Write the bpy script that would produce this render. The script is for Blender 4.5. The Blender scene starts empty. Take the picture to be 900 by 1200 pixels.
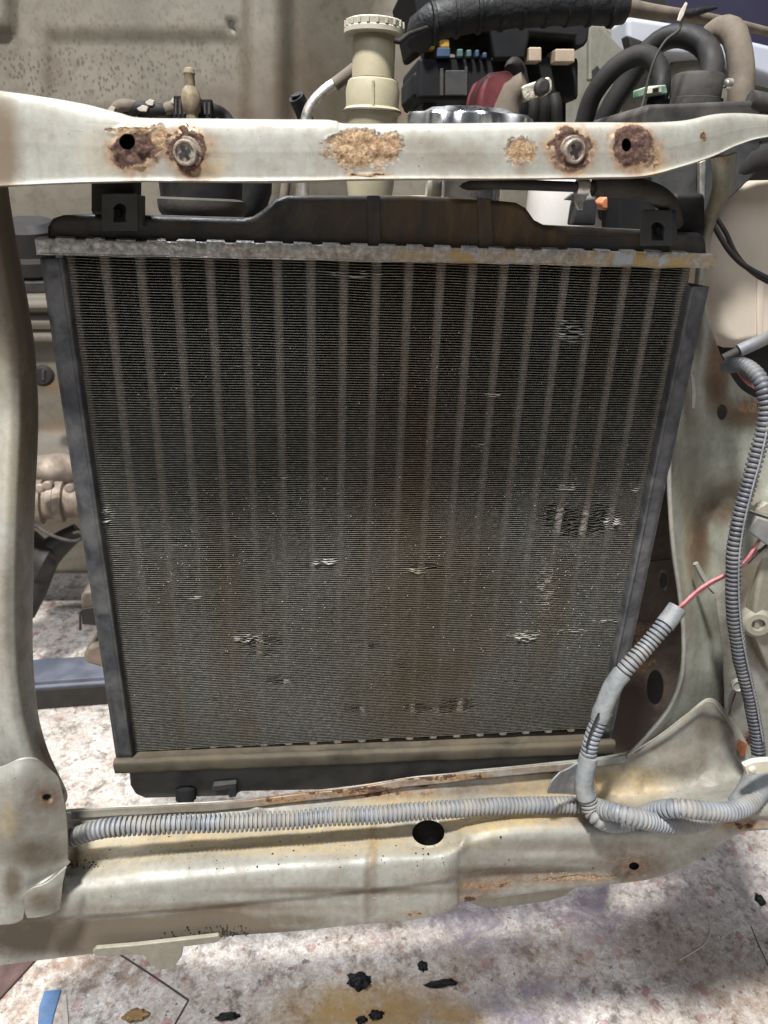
import bpy, bmesh, math, random
import numpy as np
from mathutils import Vector, Matrix, Euler, noise as mnoise

random.seed(7)
RNG = np.random.default_rng(7)
S = bpy.context.scene
COL = S.collection

# ------------------------------------------------------------------ camera
CAM_LOC = Vector((-.0518, -.4064, .3768))
CAM_ROT = Euler([math.radians(a) for a in (66.33, -2.13, -6.37)])
FPX = 810.0                                     # focal length in pixels of the 900 x 1200 photograph
cam = bpy.data.cameras.new('camera')
cam.sensor_fit = 'VERTICAL'; cam.sensor_height = 36; cam.lens = 36 * FPX / 1200
cam.clip_start = .01; cam.clip_end = 60
cam.dof.use_dof = True; cam.dof.focus_distance = .44; cam.dof.aperture_fstop = 16
camo = bpy.data.objects.new('camera', cam); COL.objects.link(camo)
camo.location = CAM_LOC; camo.rotation_euler = CAM_ROT
S.camera = camo
S.render.resolution_x, S.render.resolution_y = 768, 1024

# ------------------------------------------------------------------ light
W = bpy.data.worlds.new('World'); S.world = W; W.use_nodes = True
W.node_tree.nodes['Background'].inputs[0].default_value = (.88, .92, 1.0, 1)
W.node_tree.nodes['Background'].inputs[1].default_value = .05

def area(name, loc, target, size, power, color):
    l = bpy.data.lights.new(name, 'AREA'); l.shape = 'RECTANGLE'
    l.size, l.size_y = size; l.energy = power; l.color = color
    o = bpy.data.objects.new(name, l); COL.objects.link(o)
    o.location = loc
    o.rotation_euler = (Vector(target) - Vector(loc)).to_track_quat('-Z', 'Y').to_euler()
    return o
area('workshop_lamp', (-.40, -.52, 2.0), (0, 0, .2), (.17, .17), 74, (1, .98, .945))
area('bay_fill_light', (-.75, .62, 2.4), (-.4, .6, 0), (1.4, .3), 52, (.93, .95, 1))  # unseen fill, added to brighten the left bay wall and floor gap
area('front_fill_light', (-.5, -2.1, 2.2), (0, 0, -.1), (1.8, 1.2), 30, (.92, .94, 1))  # added soft front fill for the floor and tubes; no door is seen
S.view_settings.view_transform = 'Standard'; S.view_settings.look = 'None'
S.view_settings.exposure = .22; S.view_settings.gamma = 1
S.view_settings.use_curve_mapping = False
S.render.engine = 'CYCLES'
S.cycles.use_denoising = True
S.cycles.max_bounces = 6
S.cycles.caustics_reflective = False; S.cycles.caustics_refractive = False

# ------------------------------------------------------------------ geometry helpers
RM = CAM_ROT.to_matrix()
def P(px, py, Y):
    """point of the place at depth Y that stands at pixel (px, py) of the photograph"""
    d = RM @ Vector(((px - 450) / FPX, -(py - 600) / FPX, -1))
    return CAM_LOC + d * ((Y - CAM_LOC.y) / d.y)
def PZ(px, py, Z):
    d = RM @ Vector(((px - 450) / FPX, -(py - 600) / FPX, -1))
    return CAM_LOC + d * ((Z - CAM_LOC.z) / d.z)
RMn = np.array(RM); CLn = np.array(CAM_LOC)
def to_px(v):
    c = (np.asarray(v) - CLn) @ RMn
    return np.stack([450 + FPX * c[:, 0] / -c[:, 2], 600 - FPX * c[:, 1] / -c[:, 2]], 1)

WLOC = {}
def link(o, parent=None, loc=(0, 0, 0)):
    COL.objects.link(o)
    loc = Vector(loc); WLOC[o.name] = loc
    if parent is not None:
        o.parent = parent
        o.matrix_parent_inverse = Matrix.Translation(-WLOC[parent.name])
        o.location = loc
    else:
        o.location = loc
    return o

def tag(o, label=None, cat=None, group=None, kind=None):
    if label: o['label'] = label
    if cat: o['category'] = cat
    if group: o['group'] = group
    if kind: o['kind'] = kind
    return o

def thing(name, label, cat, loc, group=None):
    e = bpy.data.objects.new(name, None); e.empty_display_size = .02
    link(e, None, loc)
    return tag(e, label, cat, group)

def mobj(name, verts, faces, mat, parent=None, smooth=True, attrs=None, label=None, angle=None):
    v = np.asarray([tuple(p) for p in verts], dtype=float)
    ctr = (v.min(0) + v.max(0)) / 2
    me = bpy.data.meshes.new(name)
    me.from_pydata((v - ctr).tolist(), [], [list(map(int, f)) for f in faces])
    if smooth:
        me.polygons.foreach_set('use_smooth', [True] * len(me.polygons))
    if attrs:
        for k, a in attrs.items():
            at = me.attributes.new(k, 'FLOAT', 'POINT'); at.data.foreach_set('value', np.asarray(a, dtype=np.float32))
    me.materials.append(mat); me.update()
    if smooth and angle: me.set_sharp_from_angle(angle=math.radians(angle))
    o = bpy.data.objects.new(name, me); link(o, parent, ctr)
    if label: o['label'] = label
    return o

def solid(o, t, off=-1):
    m = o.modifiers.new('thickness', 'SOLIDIFY'); m.thickness = t; m.offset = off
    m.use_even_offset = True
    return o
def bevel(o, w, seg=2):
    o.data.polygons.foreach_set('use_smooth', [True] * len(o.data.polygons))
    m = o.modifiers.new('edge', 'BEVEL'); m.harden_normals = True; m.width = w; m.segments = seg; m.limit_method = 'ANGLE'; m.angle_limit = math.radians(35)
    return o

def cat1(pts, n, closed=False):
    """Catmull-Rom through pts (k x d), n samples, roughly even per span"""
    p = np.asarray([tuple(q) for q in pts], float); k = len(p)
    t = np.linspace(0, k if closed else k - 1, n, endpoint=not closed)
    i = np.floor(t).astype(int)
    if not closed: i = np.minimum(i, k - 2)
    u = (t - i)[:, None]
    if closed:
        a, b, c, d = p[(i - 1) % k], p[i % k], p[(i + 1) % k], p[(i + 2) % k]
    else:
        e = np.vstack([2 * p[0] - p[1], p, 2 * p[-1] - p[-2]])
        a, b, c, d = e[i], e[i + 1], e[i + 2], e[i + 3]
    return .5 * (2 * b + (c - a) * u + (2 * a - 5 * b + 4 * c - d) * u**2 + (3 * b - a - 3 * c + d) * u**3)

def arclen(pts, step):
    """resample a smooth curve through pts at an even step"""
    q = cat1(pts, 40 * len(pts)); s = np.r_[0, np.cumsum(np.linalg.norm(np.diff(q, axis=0), axis=1))]
    n = max(3, int(s[-1] / step))
    t = np.linspace(0, s[-1], n)
    return np.stack([np.interp(t, s, q[:, j]) for j in range(q.shape[1])], 1)

def grid_faces(nu, nv, closed_v=False):
    f = []
    for i in range(nu - 1):
        for j in range(nv if closed_v else nv - 1):
            j2 = (j + 1) % nv
            f.append((i * nv + j, i * nv + j2, (i + 1) * nv + j2, (i + 1) * nv + j))
    return f

def surf(rows, nu, nv, closed_v=False):
    """rows: k control polylines of m points each (world) -> (nu*nv, 3) smooth grid"""
    r = np.array([[tuple(p) for p in row] for row in rows], float)
    k, m, _ = r.shape
    a = np.stack([cat1(r[i], nv, closed_v) for i in range(k)])           # k, nv, 3
    b = np.stack([cat1(a[:, j], nu) for j in range(nv)], 1)              # nu, nv, 3
    return b.reshape(-1, 3)

def spots(v, lst):
    """soft blotches (px, py, rx, ry) of the photograph carried onto the vertices that stand there"""
    q = to_px(v); out = np.zeros(len(q))
    for (x, y, rx, ry, *amp) in lst:
        d = np.sqrt(((q[:, 0] - x) / rx)**2 + ((q[:, 1] - y) / ry)**2)
        out = np.maximum(out, np.clip(1.5 - d, 0, 1) * (amp[0] if amp else 1))
    return out

def cut_holes(v, faces, holes):
    """holes: (px, py, rx, ry, depth range) - drop faces inside and pull the rim onto the ellipse"""
    q = to_px(v); v = v.copy(); keep = list(faces)
    for (x, y, rx, ry, y0, y1) in holes:
        inside = (((q[:, 0] - x) / rx)**2 + ((q[:, 1] - y) / ry)**2 < 1.0) & (v[:, 1] > y0) & (v[:, 1] < y1)
        rim = set(); k2 = []
        for f in keep:
            if any(inside[i] for i in f): rim.update(i for i in f if not inside[i])
            else: k2.append(f)
        keep = k2
        for i in rim:
            dx, dy = (q[i, 0] - x) / rx, (q[i, 1] - y) / ry; l = math.hypot(dx, dy)
            if l < 2.2:
                v[i] = P(x + dx / l * rx, y + dy / l * ry, v[i, 1])
    return v, keep

def wob(v, amp, scale, seed=0):
    v = v.copy()
    for i in range(len(v)):
        n = mnoise.noise_vector(Vector(v[i]) * scale + Vector((seed, 0, 0)))
        v[i] += np.array(n) * amp
    return v

def tube(name, path, r, mat, parent=None, seg=12, ridge=None, cap=True, label=None, flat=1.0):
    """sweep along path (list of points). r: number or list. ridge=(pitch, depth): corrugated"""
    if ridge:
        pts = arclen(path, ridge[0] / 6)
    else:
        pts = arclen(path, max(.0012, (r if not isinstance(r, (list, tuple)) else max(r)) * .7))
    n = len(pts)
    if isinstance(r, (list, tuple)): rad = np.interp(np.linspace(0, 1, n), np.linspace(0, 1, len(r)), r)
    else: rad = np.full(n, float(r))
    if ridge:
        ph = np.arange(n) % 6
        rad = rad * np.where(ph < 4, 1.0, 1 - ridge[1]) * np.where(ph == 1, 1.04, 1)
    if ridge:
        for i in range(n):
            rad[i] *= 1 + .035 * mnoise.noise(Vector(pts[i]) * 190) + .02 * mnoise.noise(Vector((i // 6, 3.3, 0)))
            pts[i] += np.array(mnoise.noise_vector(Vector(pts[i]) * 45)) * .0009
    T = np.gradient(pts, axis=0); T /= np.linalg.norm(T, axis=1)[:, None]
    up = np.array([0, 0, 1.]) if abs(T[0][2]) < .8 else np.array([0, 1., 0])
    V = []
    N = np.cross(T[0], up); N /= np.linalg.norm(N)
    for i in range(n):
        N = N - T[i] * N.dot(T[i]); N /= np.linalg.norm(N); B = np.cross(T[i], N)
        for k in range(seg):
            a = 2 * math.pi * k / seg
            V.append(pts[i] + rad[i] * (math.cos(a) * N + math.sin(a) * B * flat))
    F = grid_faces(n, seg, True)
    if cap:
        F.append(tuple(range(seg))[::-1]); F.append(tuple(range((n - 1) * seg, n * seg)))
    return mobj(name, V, F, mat, parent, True, label=label, angle=50 if not ridge else 70)

def lathe(name, base, axis, prof, mat, parent=None, seg=28, label=None, angle=35, lobes=None):
    """prof: [(radius, height)]"""
    ax = Vector(axis).normalized(); n = ax.orthogonal().normalized(); b = ax.cross(n)
    V = []; base = Vector(base)
    for (r, h) in prof:
        for k in range(seg):
            a = 2 * math.pi * k / seg
            rr = r * (1 + lobes[1] * math.cos(lobes[0] * a)) if lobes else r
            V.append(base + ax * h + n * (rr * math.cos(a)) + b * (rr * math.sin(a)))
    F = grid_faces(len(prof), seg, True)
    F = [f[::-1] for f in F]
    F.append(tuple(range(seg))[::-1]); F.append(tuple(range((len(prof) - 1) * seg, len(prof) * seg)))
    o = mobj(name, V, F, mat, parent, True, label=label, angle=angle)
    return o

def prism(name, outline, depth, mat, parent=None, bev=0, label=None, smooth=False, seg=2):
    """outline: world points (front), depth: vector"""
    n = len(outline); d = Vector(depth)
    V = [Vector(p) for p in outline] + [Vector(p) + d for p in outline]
    F = [tuple(range(n)), tuple(range(2 * n - 1, n - 1, -1))] + [(i, i + n, (i + 1) % n + n, (i + 1) % n) for i in range(n)]
    bm = bmesh.new(); vs = [bm.verts.new(p) for p in V]
    for f in F: bm.faces.new([vs[i] for i in f])
    bmesh.ops.recalc_face_normals(bm, faces=bm.faces)
    me = bpy.data.meshes.new(name); 
    ctr = sum(V, Vector()) / len(V)
    bmesh.ops.translate(bm, verts=bm.verts, vec=-ctr)
    bm.to_mesh(me); bm.free(); me.materials.append(mat)
    o = bpy.data.objects.new(name, me); link(o, parent, ctr)
    if label: o['label'] = label
    if bev: bevel(o, bev, seg)
    return o

def box(name, a, b, mat, parent=None, bev=0, label=None, seg=2):
    a, b = Vector(a), Vector(b)
    ol = [(a.x, a.y, a.z), (b.x, a.y, a.z), (b.x, a.y, b.z), (a.x, a.y, b.z)]
    return prism(name, ol, (0, b.y - a.y, 0), mat, parent, bev, label, seg=seg)
def boxpx(name, x0, y0, x1, y1, Y, depth, mat, parent=None, bev=0, label=None):
    return prism(name, [P(x0, y0, Y), P(x1, y0, Y), P(x1, y1, Y), P(x0, y1, Y)], (0, depth, 0), mat, parent, bev, label)
def polypx(name, pts, Y, depth, mat, parent=None, bev=0, label=None):
    return prism(name, [P(x, y, Y) for x, y in pts], (0, depth, 0), mat, parent, bev, label)
def path(pts): return [P(*p) for p in pts]

# ------------------------------------------------------------------ materials
def new_mat(name):
    m = bpy.data.materials.new(name); m.use_nodes = True
    nt = m.node_tree; b = nt.nodes['Principled BSDF']
    return m, nt, b
def N(nt, typ, **kw):
    n = nt.nodes.new(typ)
    for k, v in kw.items():
        if k == 'inp':
            for a, c in v.items(): n.inputs[a].default_value = c
        else: setattr(n, k, v)
    return n
def L(nt, a, b): nt.links.new(a, b)
def ramp(nt, fac, stops, interp='LINEAR'):
    r = N(nt, 'ShaderNodeValToRGB'); r.color_ramp.interpolation = interp
    el = r.color_ramp.elements
    while len(el) < len(stops): el.new(.5)
    for e, (p, c) in zip(el, stops):
        e.position = p; e.color = (*c, 1) if len(c) == 3 else c
    L(nt, fac, r.inputs[0]); return r.outputs[0]
def math_(nt, op, a, b=None, clamp=False):
    n = N(nt, 'ShaderNodeMath', operation=op, use_clamp=clamp)
    for i, x in enumerate((a, b)):
        if x is None: continue
        if isinstance(x, (int, float)): n.inputs[i].default_value = x
        else: L(nt, x, n.inputs[i])
    return n.outputs[0]
def mixc(nt, fac, a, b, mode='MIX'):
    n = N(nt, 'ShaderNodeMix', data_type='RGBA', blend_type=mode)
    for s, x in ((n.inputs[0], fac), (n.inputs[6], a), (n.inputs[7], b)):
        if isinstance(x, (int, float)): s.default_value = x
        elif isinstance(x, tuple): s.default_value = (*x, 1) if len(x) == 3 else x
        else: L(nt, x, s)
    return n.outputs[2]
def noise(nt, scale, detail=4, rough=.55, vec=None, dist=0):
    n = N(nt, 'ShaderNodeTexNoise', inp={'Scale': scale, 'Detail': detail, 'Roughness': rough, 'Distortion': dist})
    if vec is None:
        g = N(nt, 'ShaderNodeNewGeometry'); L(nt, g.outputs['Position'], n.inputs['Vector'])
    else: L(nt, vec, n.inputs['Vector'])
    return n.outputs[0]
def mapped(nt, scale):
    g = N(nt, 'ShaderNodeNewGeometry'); m = N(nt, 'ShaderNodeMapping', inp={'Scale': scale})
    L(nt, g.outputs['Position'], m.inputs[0]); return m.outputs[0]
def bump(nt, b, h, strength, dist=.001):
    n = N(nt, 'ShaderNodeBump', inp={'Strength': strength, 'Distance': dist}); L(nt, h, n.inputs['Height']); L(nt, n.outputs[0], b.inputs['Normal'])
    return n
def attr(nt, name): return N(nt, 'ShaderNodeAttribute', attribute_name=name).outputs['Fac']

def plain(name, col, rough=.6, var=.35, scale=120, metal=0, dust=None, dust_amt=.35, bumps=.15, bscale=900, spec=.5):
    """a plain substance: colour drifting with noise, dust in patches, fine relief"""
    m, nt, b = new_mat(name)
    c2 = tuple(min(1, c * (1 + var)) for c in col); c1 = tuple(c * (1 - var) for c in col)
    n1 = noise(nt, scale, 5)
    base = ramp(nt, n1, [(.3, c1), (.7, c2)])
    if dust:
        n2 = noise(nt, scale * .45, 6, .65, dist=.6)
        f = ramp(nt, n2, [(.42, (0, 0, 0)), (.68, (dust_amt,) * 3)])
        base = mixc(nt, f, base, dust)
        L(nt, ramp(nt, n2, [(.4, (rough,) * 3), (.65, (min(1, rough + .3),) * 3)]), b.inputs['Roughness'])
    else: b.inputs['Roughness'].default_value = rough
    L(nt, base, b.inputs['Base Color'])
    b.inputs['Metallic'].default_value = metal; b.inputs['Specular IOR Level'].default_value = spec
    bump(nt, b, noise(nt, bscale, 3), bumps)
    return m

def paint(name, col=(.36, .362, .33), rough=.42, grime=.9, dirtcol=(.135, .105, .07), chips=.6):
    """old body paint: grime film, fine specks, rust where the attributes say so"""
    m, nt, b = new_mat(name)
    big = noise(nt, 14, 5, .6); mid = math_(nt, 'ADD', math_(nt, 'MULTIPLY', noise(nt, 90, 7, .7, dist=.5), .6), math_(nt, 'MULTIPLY', noise(nt, 26, 5, .6, dist=.8), .4)); fine = noise(nt, 700, 4, .7)
    c = ramp(nt, big, [(.3, tuple(x * .86 for x in col)), (.7, tuple(x * 1.08 for x in col))])
    c = mixc(nt, 1.0, c, ramp(nt, noise(nt, 210, 7, .75), [(.25, (.80, .78, .75)), (.5, (.99, .99, .98)), (.75, (1.06, 1.06, 1.06))]), 'MULTIPLY')
    c = mixc(nt, 1.0, c, ramp(nt, noise(nt, 1, 5, .65, vec=mapped(nt, (140, 60, 16))), [(.3, (.88, .86, .82)), (.55, (1, 1, 1))]), 'MULTIPLY')
    # film of grime
    f = ramp(nt, math_(nt, 'ADD', math_(nt, 'MULTIPLY', mid, .8), math_(nt, 'MULTIPLY', attr(nt, 'dirt'), .40)), [(.34, (0, 0, 0)), (.45, (grime * .32,) * 3), (.78, (grime,) * 3)])
    c = mixc(nt, f, c, dirtcol)
    sp = ramp(nt, fine, [(.66, (0, 0, 0)), (.74, (chips,) * 3)])
    c = mixc(nt, sp, c, (.10, .075, .05))
    g2 = N(nt, 'ShaderNodeNewGeometry'); mp = N(nt, 'ShaderNodeMapping', inp={'Scale': (45, 45, 1500), 'Rotation': (.3, .5, 0)}); L(nt, g2.outputs['Position'], mp.inputs[0])
    c = mixc(nt, ramp(nt, noise(nt, 1, 2, .5, vec=mp.outputs[0]), [(.735, (0, 0, 0)), (.75, (.55,) * 3)]), c, (.16, .13, .10))
    c = mixc(nt, ramp(nt, noise(nt, 330, 3, .6), [(.70, (0, 0, 0)), (.715, (.8,) * 3)]), c, (.12, .085, .06))
    # ochre dust
    oc = math_(nt, 'MULTIPLY', attr(nt, 'ochre'), ramp(nt, noise(nt, 170, 6, .7), [(.3, (.1,) * 3), (.65, (1,) * 3)]))
    c = mixc(nt, oc, c, (.58, .42, .19))
    stn = math_(nt, 'MULTIPLY', attr(nt, 'stain'), ramp(nt, noise(nt, 150, 7, .75), [(.28, (.1,) * 3), (.6, (1,) * 3)]))
    c = mixc(nt, stn, c, (.145, .075, .038))
    # rust
    rag = math_(nt, 'ADD', math_(nt, 'MULTIPLY', math_(nt, 'SUBTRACT', noise(nt, 260, 6, .7), .5), .9), math_(nt, 'MULTIPLY', math_(nt, 'SUBTRACT', noise(nt, 95, 3, .6), .5), 1.2))
    on = math_(nt, 'GREATER_THAN', attr(nt, 'rust'), .02)
    v = math_(nt, 'MULTIPLY', math_(nt, 'ADD', attr(nt, 'rust'), rag), on)
    rc = ramp(nt, noise(nt, 500, 5, .75), [(.3, (.035, .016, .011)), (.5, (.105, .056, .042)), (.72, (.26, .155, .12))])
    halo = ramp(nt, noise(nt, 420, 4, .7), [(.35, (.20, .10, .045)), (.7, (.42, .29, .16))])
    c = mixc(nt, ramp(nt, v, [(.16, (0, 0, 0)), (.48, (.85,) * 3)]), c, halo)
    rm = ramp(nt, v, [(.50, (0, 0, 0)), (.60, (1,) * 3)])
    c = mixc(nt, rm, c, rc)
    # light crust
    cv = math_(nt, 'MULTIPLY', math_(nt, 'ADD', attr(nt, 'crust'), rag), math_(nt, 'GREATER_THAN', attr(nt, 'crust'), .02))
    cc = ramp(nt, noise(nt, 650, 5, .8), [(.3, (.09, .05, .03)), (.46, (.34, .21, .11)), (.62, (.56, .42, .28)), (.8, (.68, .58, .44))])
    cm = ramp(nt, cv, [(.32, (0, 0, 0)), (.55, (1,) * 3)])
    c = mixc(nt, cm, c, cc)
    L(nt, c, b.inputs['Base Color'])
    anyr = math_(nt, 'MAXIMUM', math_(nt, 'MAXIMUM', rm, cm), f)
    L(nt, ramp(nt, anyr, [(0, (rough,) * 3), (.8, (.9,) * 3)]), b.inputs['Roughness'])
    h = math_(nt, 'ADD', math_(nt, 'MULTIPLY', noise(nt, 420, 6, .75), math_(nt, 'ADD', math_(nt, 'MULTIPLY', math_(nt, 'MAXIMUM', rm, cm), 1.6), .05)), math_(nt, 'MULTIPLY', rm, -.25))
    bump(nt, b, h, .9, .0016)
    b.inputs['Metallic'].default_value = .12
    return m

M = {}
M['paint'] = paint('weathered_silver_paint')
M['paint_dusty'] = paint('dusty_underseal_paint', (.30, .285, .235), .55, .75, (.20, .165, .115), .8)
M['paint_green'] = paint('primer_green_paint', (.37, .385, .335), .45, .9, (.13, .11, .07), .7)
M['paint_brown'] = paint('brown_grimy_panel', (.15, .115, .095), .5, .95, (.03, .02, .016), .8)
M['paint_brownish'] = paint('dim_wing_paint', (.20, .20, .17), .5, .9, (.08, .065, .045), .8)
M['black_plastic'] = plain('black_tank_plastic', (.022, .024, .027), .42, .3, 60, dust=(.11, .085, .055), dust_amt=.55)
def mat_tank():
    m, nt, b = new_mat('black_tank_plastic')
    n2 = noise(nt, 40, 7, .7, dist=1.0); n3 = noise(nt, 1, 5, .65, vec=mapped(nt, (90, 40, 22)))
    c = ramp(nt, noise(nt, 60, 5), [(.3, (.014, .016, .019)), (.7, (.030, .033, .039))])
    g = N(nt, 'ShaderNodeNewGeometry'); sx = N(nt, 'ShaderNodeSeparateXYZ'); L(nt, g.outputs['Position'], sx.inputs[0])
    mid = math_(nt, 'SUBTRACT', 1.25, math_(nt, 'MULTIPLY', math_(nt, 'ABSOLUTE', math_(nt, 'SUBTRACT', sx.outputs[0], .06)), 11), True)
    f = math_(nt, 'MULTIPLY', math_(nt, 'ADD', math_(nt, 'MULTIPLY', mid, .8), .2), ramp(nt, n3, [(.34, (0, 0, 0)), (.62, (1,) * 3)]))
    c = mixc(nt, f, c, (.125, .085, .045))
    c = mixc(nt, ramp(nt, n2, [(.5, (0, 0, 0)), (.7, (.5,) * 3)]), c, (.10, .09, .075))
    L(nt, c, b.inputs['Base Color'])
    L(nt, ramp(nt, f, [(0, (.40,) * 3), (.6, (.85,) * 3)]), b.inputs['Roughness'])
    bump(nt, b, noise(nt, 500, 4), .2)
    return m
M['black_plastic'] = mat_tank()
M['black_bracket'] = plain('charcoal_bracket_plastic', (.028, .030, .033), .6, .3, 90, dust=(.12, .11, .09), dust_amt=.3)
M['black_box'] = plain('fuse_box_plastic', (.008, .009, .011), .65, .25, 40, dust=(.045, .04, .036), dust_amt=.25, spec=.2)
M['rubber'] = plain('dusty_rubber_hose', (.009, .009, .010), .55, .3, 60, dust=(.055, .047, .04), dust_amt=.4, spec=.28)
M['rubber_tan'] = plain('tan_dust_hose', (.105, .085, .065), .75, .35, 70, dust=(.17, .14, .105), dust_amt=.5)
M['rubber_grey'] = plain('grey_worn_rubber', (.034, .033, .032), .6, .35, 70, dust=(.12, .105, .09), dust_amt=.5, spec=.25)
M['conduit'] = plain('grey_split_conduit', (.20, .212, .23), .5, .25, 90, dust=(.33, .285, .215), dust_amt=.6)
M['conduit_dark'] = plain('dark_grey_conduit', (.085, .09, .105), .40, .25, 80, dust=(.30, .29, .27), dust_amt=.35)
M['tape'] = plain('grey_harness_tape', (.20, .215, .225), .5, .25, 150, dust=(.36, .35, .33), dust_amt=.5, bumps=.4, bscale=300)
M['cream'] = plain('cream_translucent_plastic', (.38, .35, .245), .4, .2, 30, dust=(.33, .24, .12), dust_amt=.4)
M['cream_cap'] = plain('aged_cap_plastic', (.40, .375, .31), .5, .15, 60, dust=(.25, .2, .14), dust_amt=.35)
M['cream_tank'] = plain('beige_tank_plastic', (.62, .55, .46), .4, .1, 12, dust=(.36, .26, .17), dust_amt=.4)
M['alu'] = None
M['tray'] = plain('dust_brown_tray', (.075, .064, .047), .7, .5, 50, dust=(.14, .112, .075), dust_amt=.7, metal=.15)
M['tank_dusty'] = plain('dusty_black_plastic', (.08, .078, .072), .6, .4, 50, dust=(.19, .17, .14), dust_amt=.6)
M['steel'] = plain('scuffed_bare_steel', (.55, .54, .52), .35, .25, 300, metal=.9, dust=(.28, .22, .16), dust_amt=.5)
M['screw'] = plain('dirty_zinc_screw', (.33, .285, .24), .45, .45, 700, metal=.5, dust=(.16, .10, .07), dust_amt=.8)
M['chrome'] = plain('dull_chrome', (.78, .79, .80), .16, .06, 60, metal=1, dust=(.45, .42, .38), dust_amt=.25, bumps=.03)
M['red_plastic'] = plain('dark_red_plastic', (.11, .018, .022), .5, .25, 60, dust=(.15, .07, .06), dust_amt=.35)
M['red_wire'] = plain('pink_red_wire', (.46, .15, .165), .5, .3, 200, dust=(.45, .33, .30), dust_amt=.5)
M['white_wire'] = plain('off_white_wire', (.6, .58, .52), .5, .15, 200)
M['yellow'] = plain('yellow_fuse', (.36, .21, .025), .45, .2, 100)
M['blue'] = plain('blue_fuse', (.03, .06, .11), .5, .2, 100)
M['teal'] = plain('teal_fuse', (.05, .10, .10), .5, .2, 100)
M['beige_relay'] = plain('beige_relay_plastic', (.36, .29, .215), .55, .15, 60)
M['green'] = plain('green_clip_plastic', (.05, .22, .09), .4, .2, 100, dust=(.5, .55, .5), dust_amt=.7)
M['white_plastic'] = plain('off_white_nylon', (.66, .62, .50), .4, .1, 80)
M['foil'] = plain('crinkled_foil', (.62, .58, .47), .3, .3, 200, metal=.5, bumps=1.0, bscale=300)
M['tube_dust'] = plain('tan_grit', (.40, .33, .24), .9, .5, 800)
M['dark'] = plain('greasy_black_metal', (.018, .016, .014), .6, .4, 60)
M['oil_alloy'] = plain('oily_cast_alloy', (.20, .16, .125), .55, .45, 45, metal=.25, dust=(.08, .06, .045), dust_amt=.8)
M['blue_steel'] = plain('blue_grey_painted_steel', (.10, .115, .155), .45, .2, 30, dust=(.28, .27, .28), dust_amt=.4)
M['fender'] = plain('dusty_fender_paint', (.36, .39, .46), .4, .12, 10, dust=(.45, .43, .42), dust_amt=.5)
M['orange'] = plain('orange_connector', (.46, .15, .07), .5, .3, 120)
M['purple'] = plain('violet_backdrop_wall', (.10, .095, .17), .8, .2, 3)
M['blue_tape'] = plain('blue_tape_scrap', (.035, .13, .30), .5, .3, 60, dust=(.3, .3, .33), dust_amt=.4)
M['scrap'] = plain('black_rubber_scrap', (.007, .008, .009), .5, .5, 120, dust=(.035, .034, .036), dust_amt=.35, bumps=1.0, bscale=200, spec=.28)
M['leaf'] = plain('dry_leaf', (.30, .18, .07), .8, .4, 90)
M['straw'] = plain('pale_straw', (.55, .49, .43), .8, .2, 90)
M['rust_plate'] = plain('rusty_plate', (.085, .05, .045), .8, .4, 60, dust=(.17, .11, .085), dust_amt=.5)

def mat_alu():
    m, nt, b = new_mat('weathered_aluminium')
    n1 = noise(nt, 260, 6, .75); n2 = noise(nt, 35, 5, .6, dist=.5)
    c = ramp(nt, n1, [(.32, (.17, .165, .155)), (.5, (.42, .415, .40)), (.66, (.74, .74, .73))])
    oc = math_(nt, 'MULTIPLY', attr(nt, 'ochre'), ramp(nt, n2, [(.38, (.15,) * 3), (.6, (1,) * 3)]))
    c = mixc(nt, oc, c, (.40, .28, .12))
    bl = math_(nt, 'MULTIPLY', attr(nt, 'ochre'), ramp(nt, noise(nt, 75, 4, .6), [(.58, (0, 0, 0)), (.64, (.9,) * 3)]))
    c = mixc(nt, bl, c, (.42, .47, .53))
    L(nt, c, b.inputs['Base Color'])
    L(nt, math_(nt, 'SUBTRACT', .75, math_(nt, 'MULTIPLY', oc, .7), True), b.inputs['Metallic'])
    L(nt, ramp(nt, n1, [(.3, (.65,) * 3), (.7, (.35,) * 3)]), b.inputs['Roughness'])
    bump(nt, b, n1, .5, .0012)
    return m
M['alu'] = mat_alu()

def mat_fin(name, lo, mi, hi, brown, metal):
    m, nt, b = new_mat(name)
    n1 = noise(nt, 9, 5, .6); n2 = noise(nt, 300, 4, .7)
    st = noise(nt, 1, 4, .6, vec=mapped(nt, (26, 5, 5)))
    c = ramp(nt, n2, [(.3, lo), (.5, mi), (.72, hi)])
    g = N(nt, 'ShaderNodeNewGeometry'); sx = N(nt, 'ShaderNodeSeparateXYZ'); L(nt, g.outputs['Position'], sx.inputs[0])
    mid = math_(nt, 'SUBTRACT', 1.0, math_(nt, 'MULTIPLY', math_(nt, 'ABSOLUTE', math_(nt, 'SUBTRACT', sx.outputs[0], .022)), 16), True)
    mid = math_(nt, 'MULTIPLY', mid, ramp(nt, noise(nt, 16, 4, .6), [(.3, (.35,) * 3), (.6, (1,) * 3)]))
    c = mixc(nt, math_(nt, 'MULTIPLY', mid, .65), c, brown)
    c = mixc(nt, ramp(nt, st, [(.5, (0, 0, 0)), (.66, (.35,) * 3)]), c, brown)
    c = mixc(nt, 1.0, c, ramp(nt, n1, [(.40, (1, 1, 1)), (.66, (.72, .70, .64))]), 'MULTIPLY')
    L(nt, c, b.inputs['Base Color']); b.inputs['Metallic'].default_value = metal
    b.inputs['Roughness'].default_value = .5
    return m
M['fin'] = mat_fin('grime_shade_fin_plate', (.058, .056, .048), (.092, .089, .077), (.15, .146, .128), (.08, .055, .03), .05)  # grimy, and darkened further to paint the shade between fins
M['fin_edge'] = mat_fin('light_toned_fin_edge', (.25, .243, .215), (.40, .39, .35), (.58, .575, .53), (.31, .215, .11), .15)  # lighter copy that paints the front edges as catching the light
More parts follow.
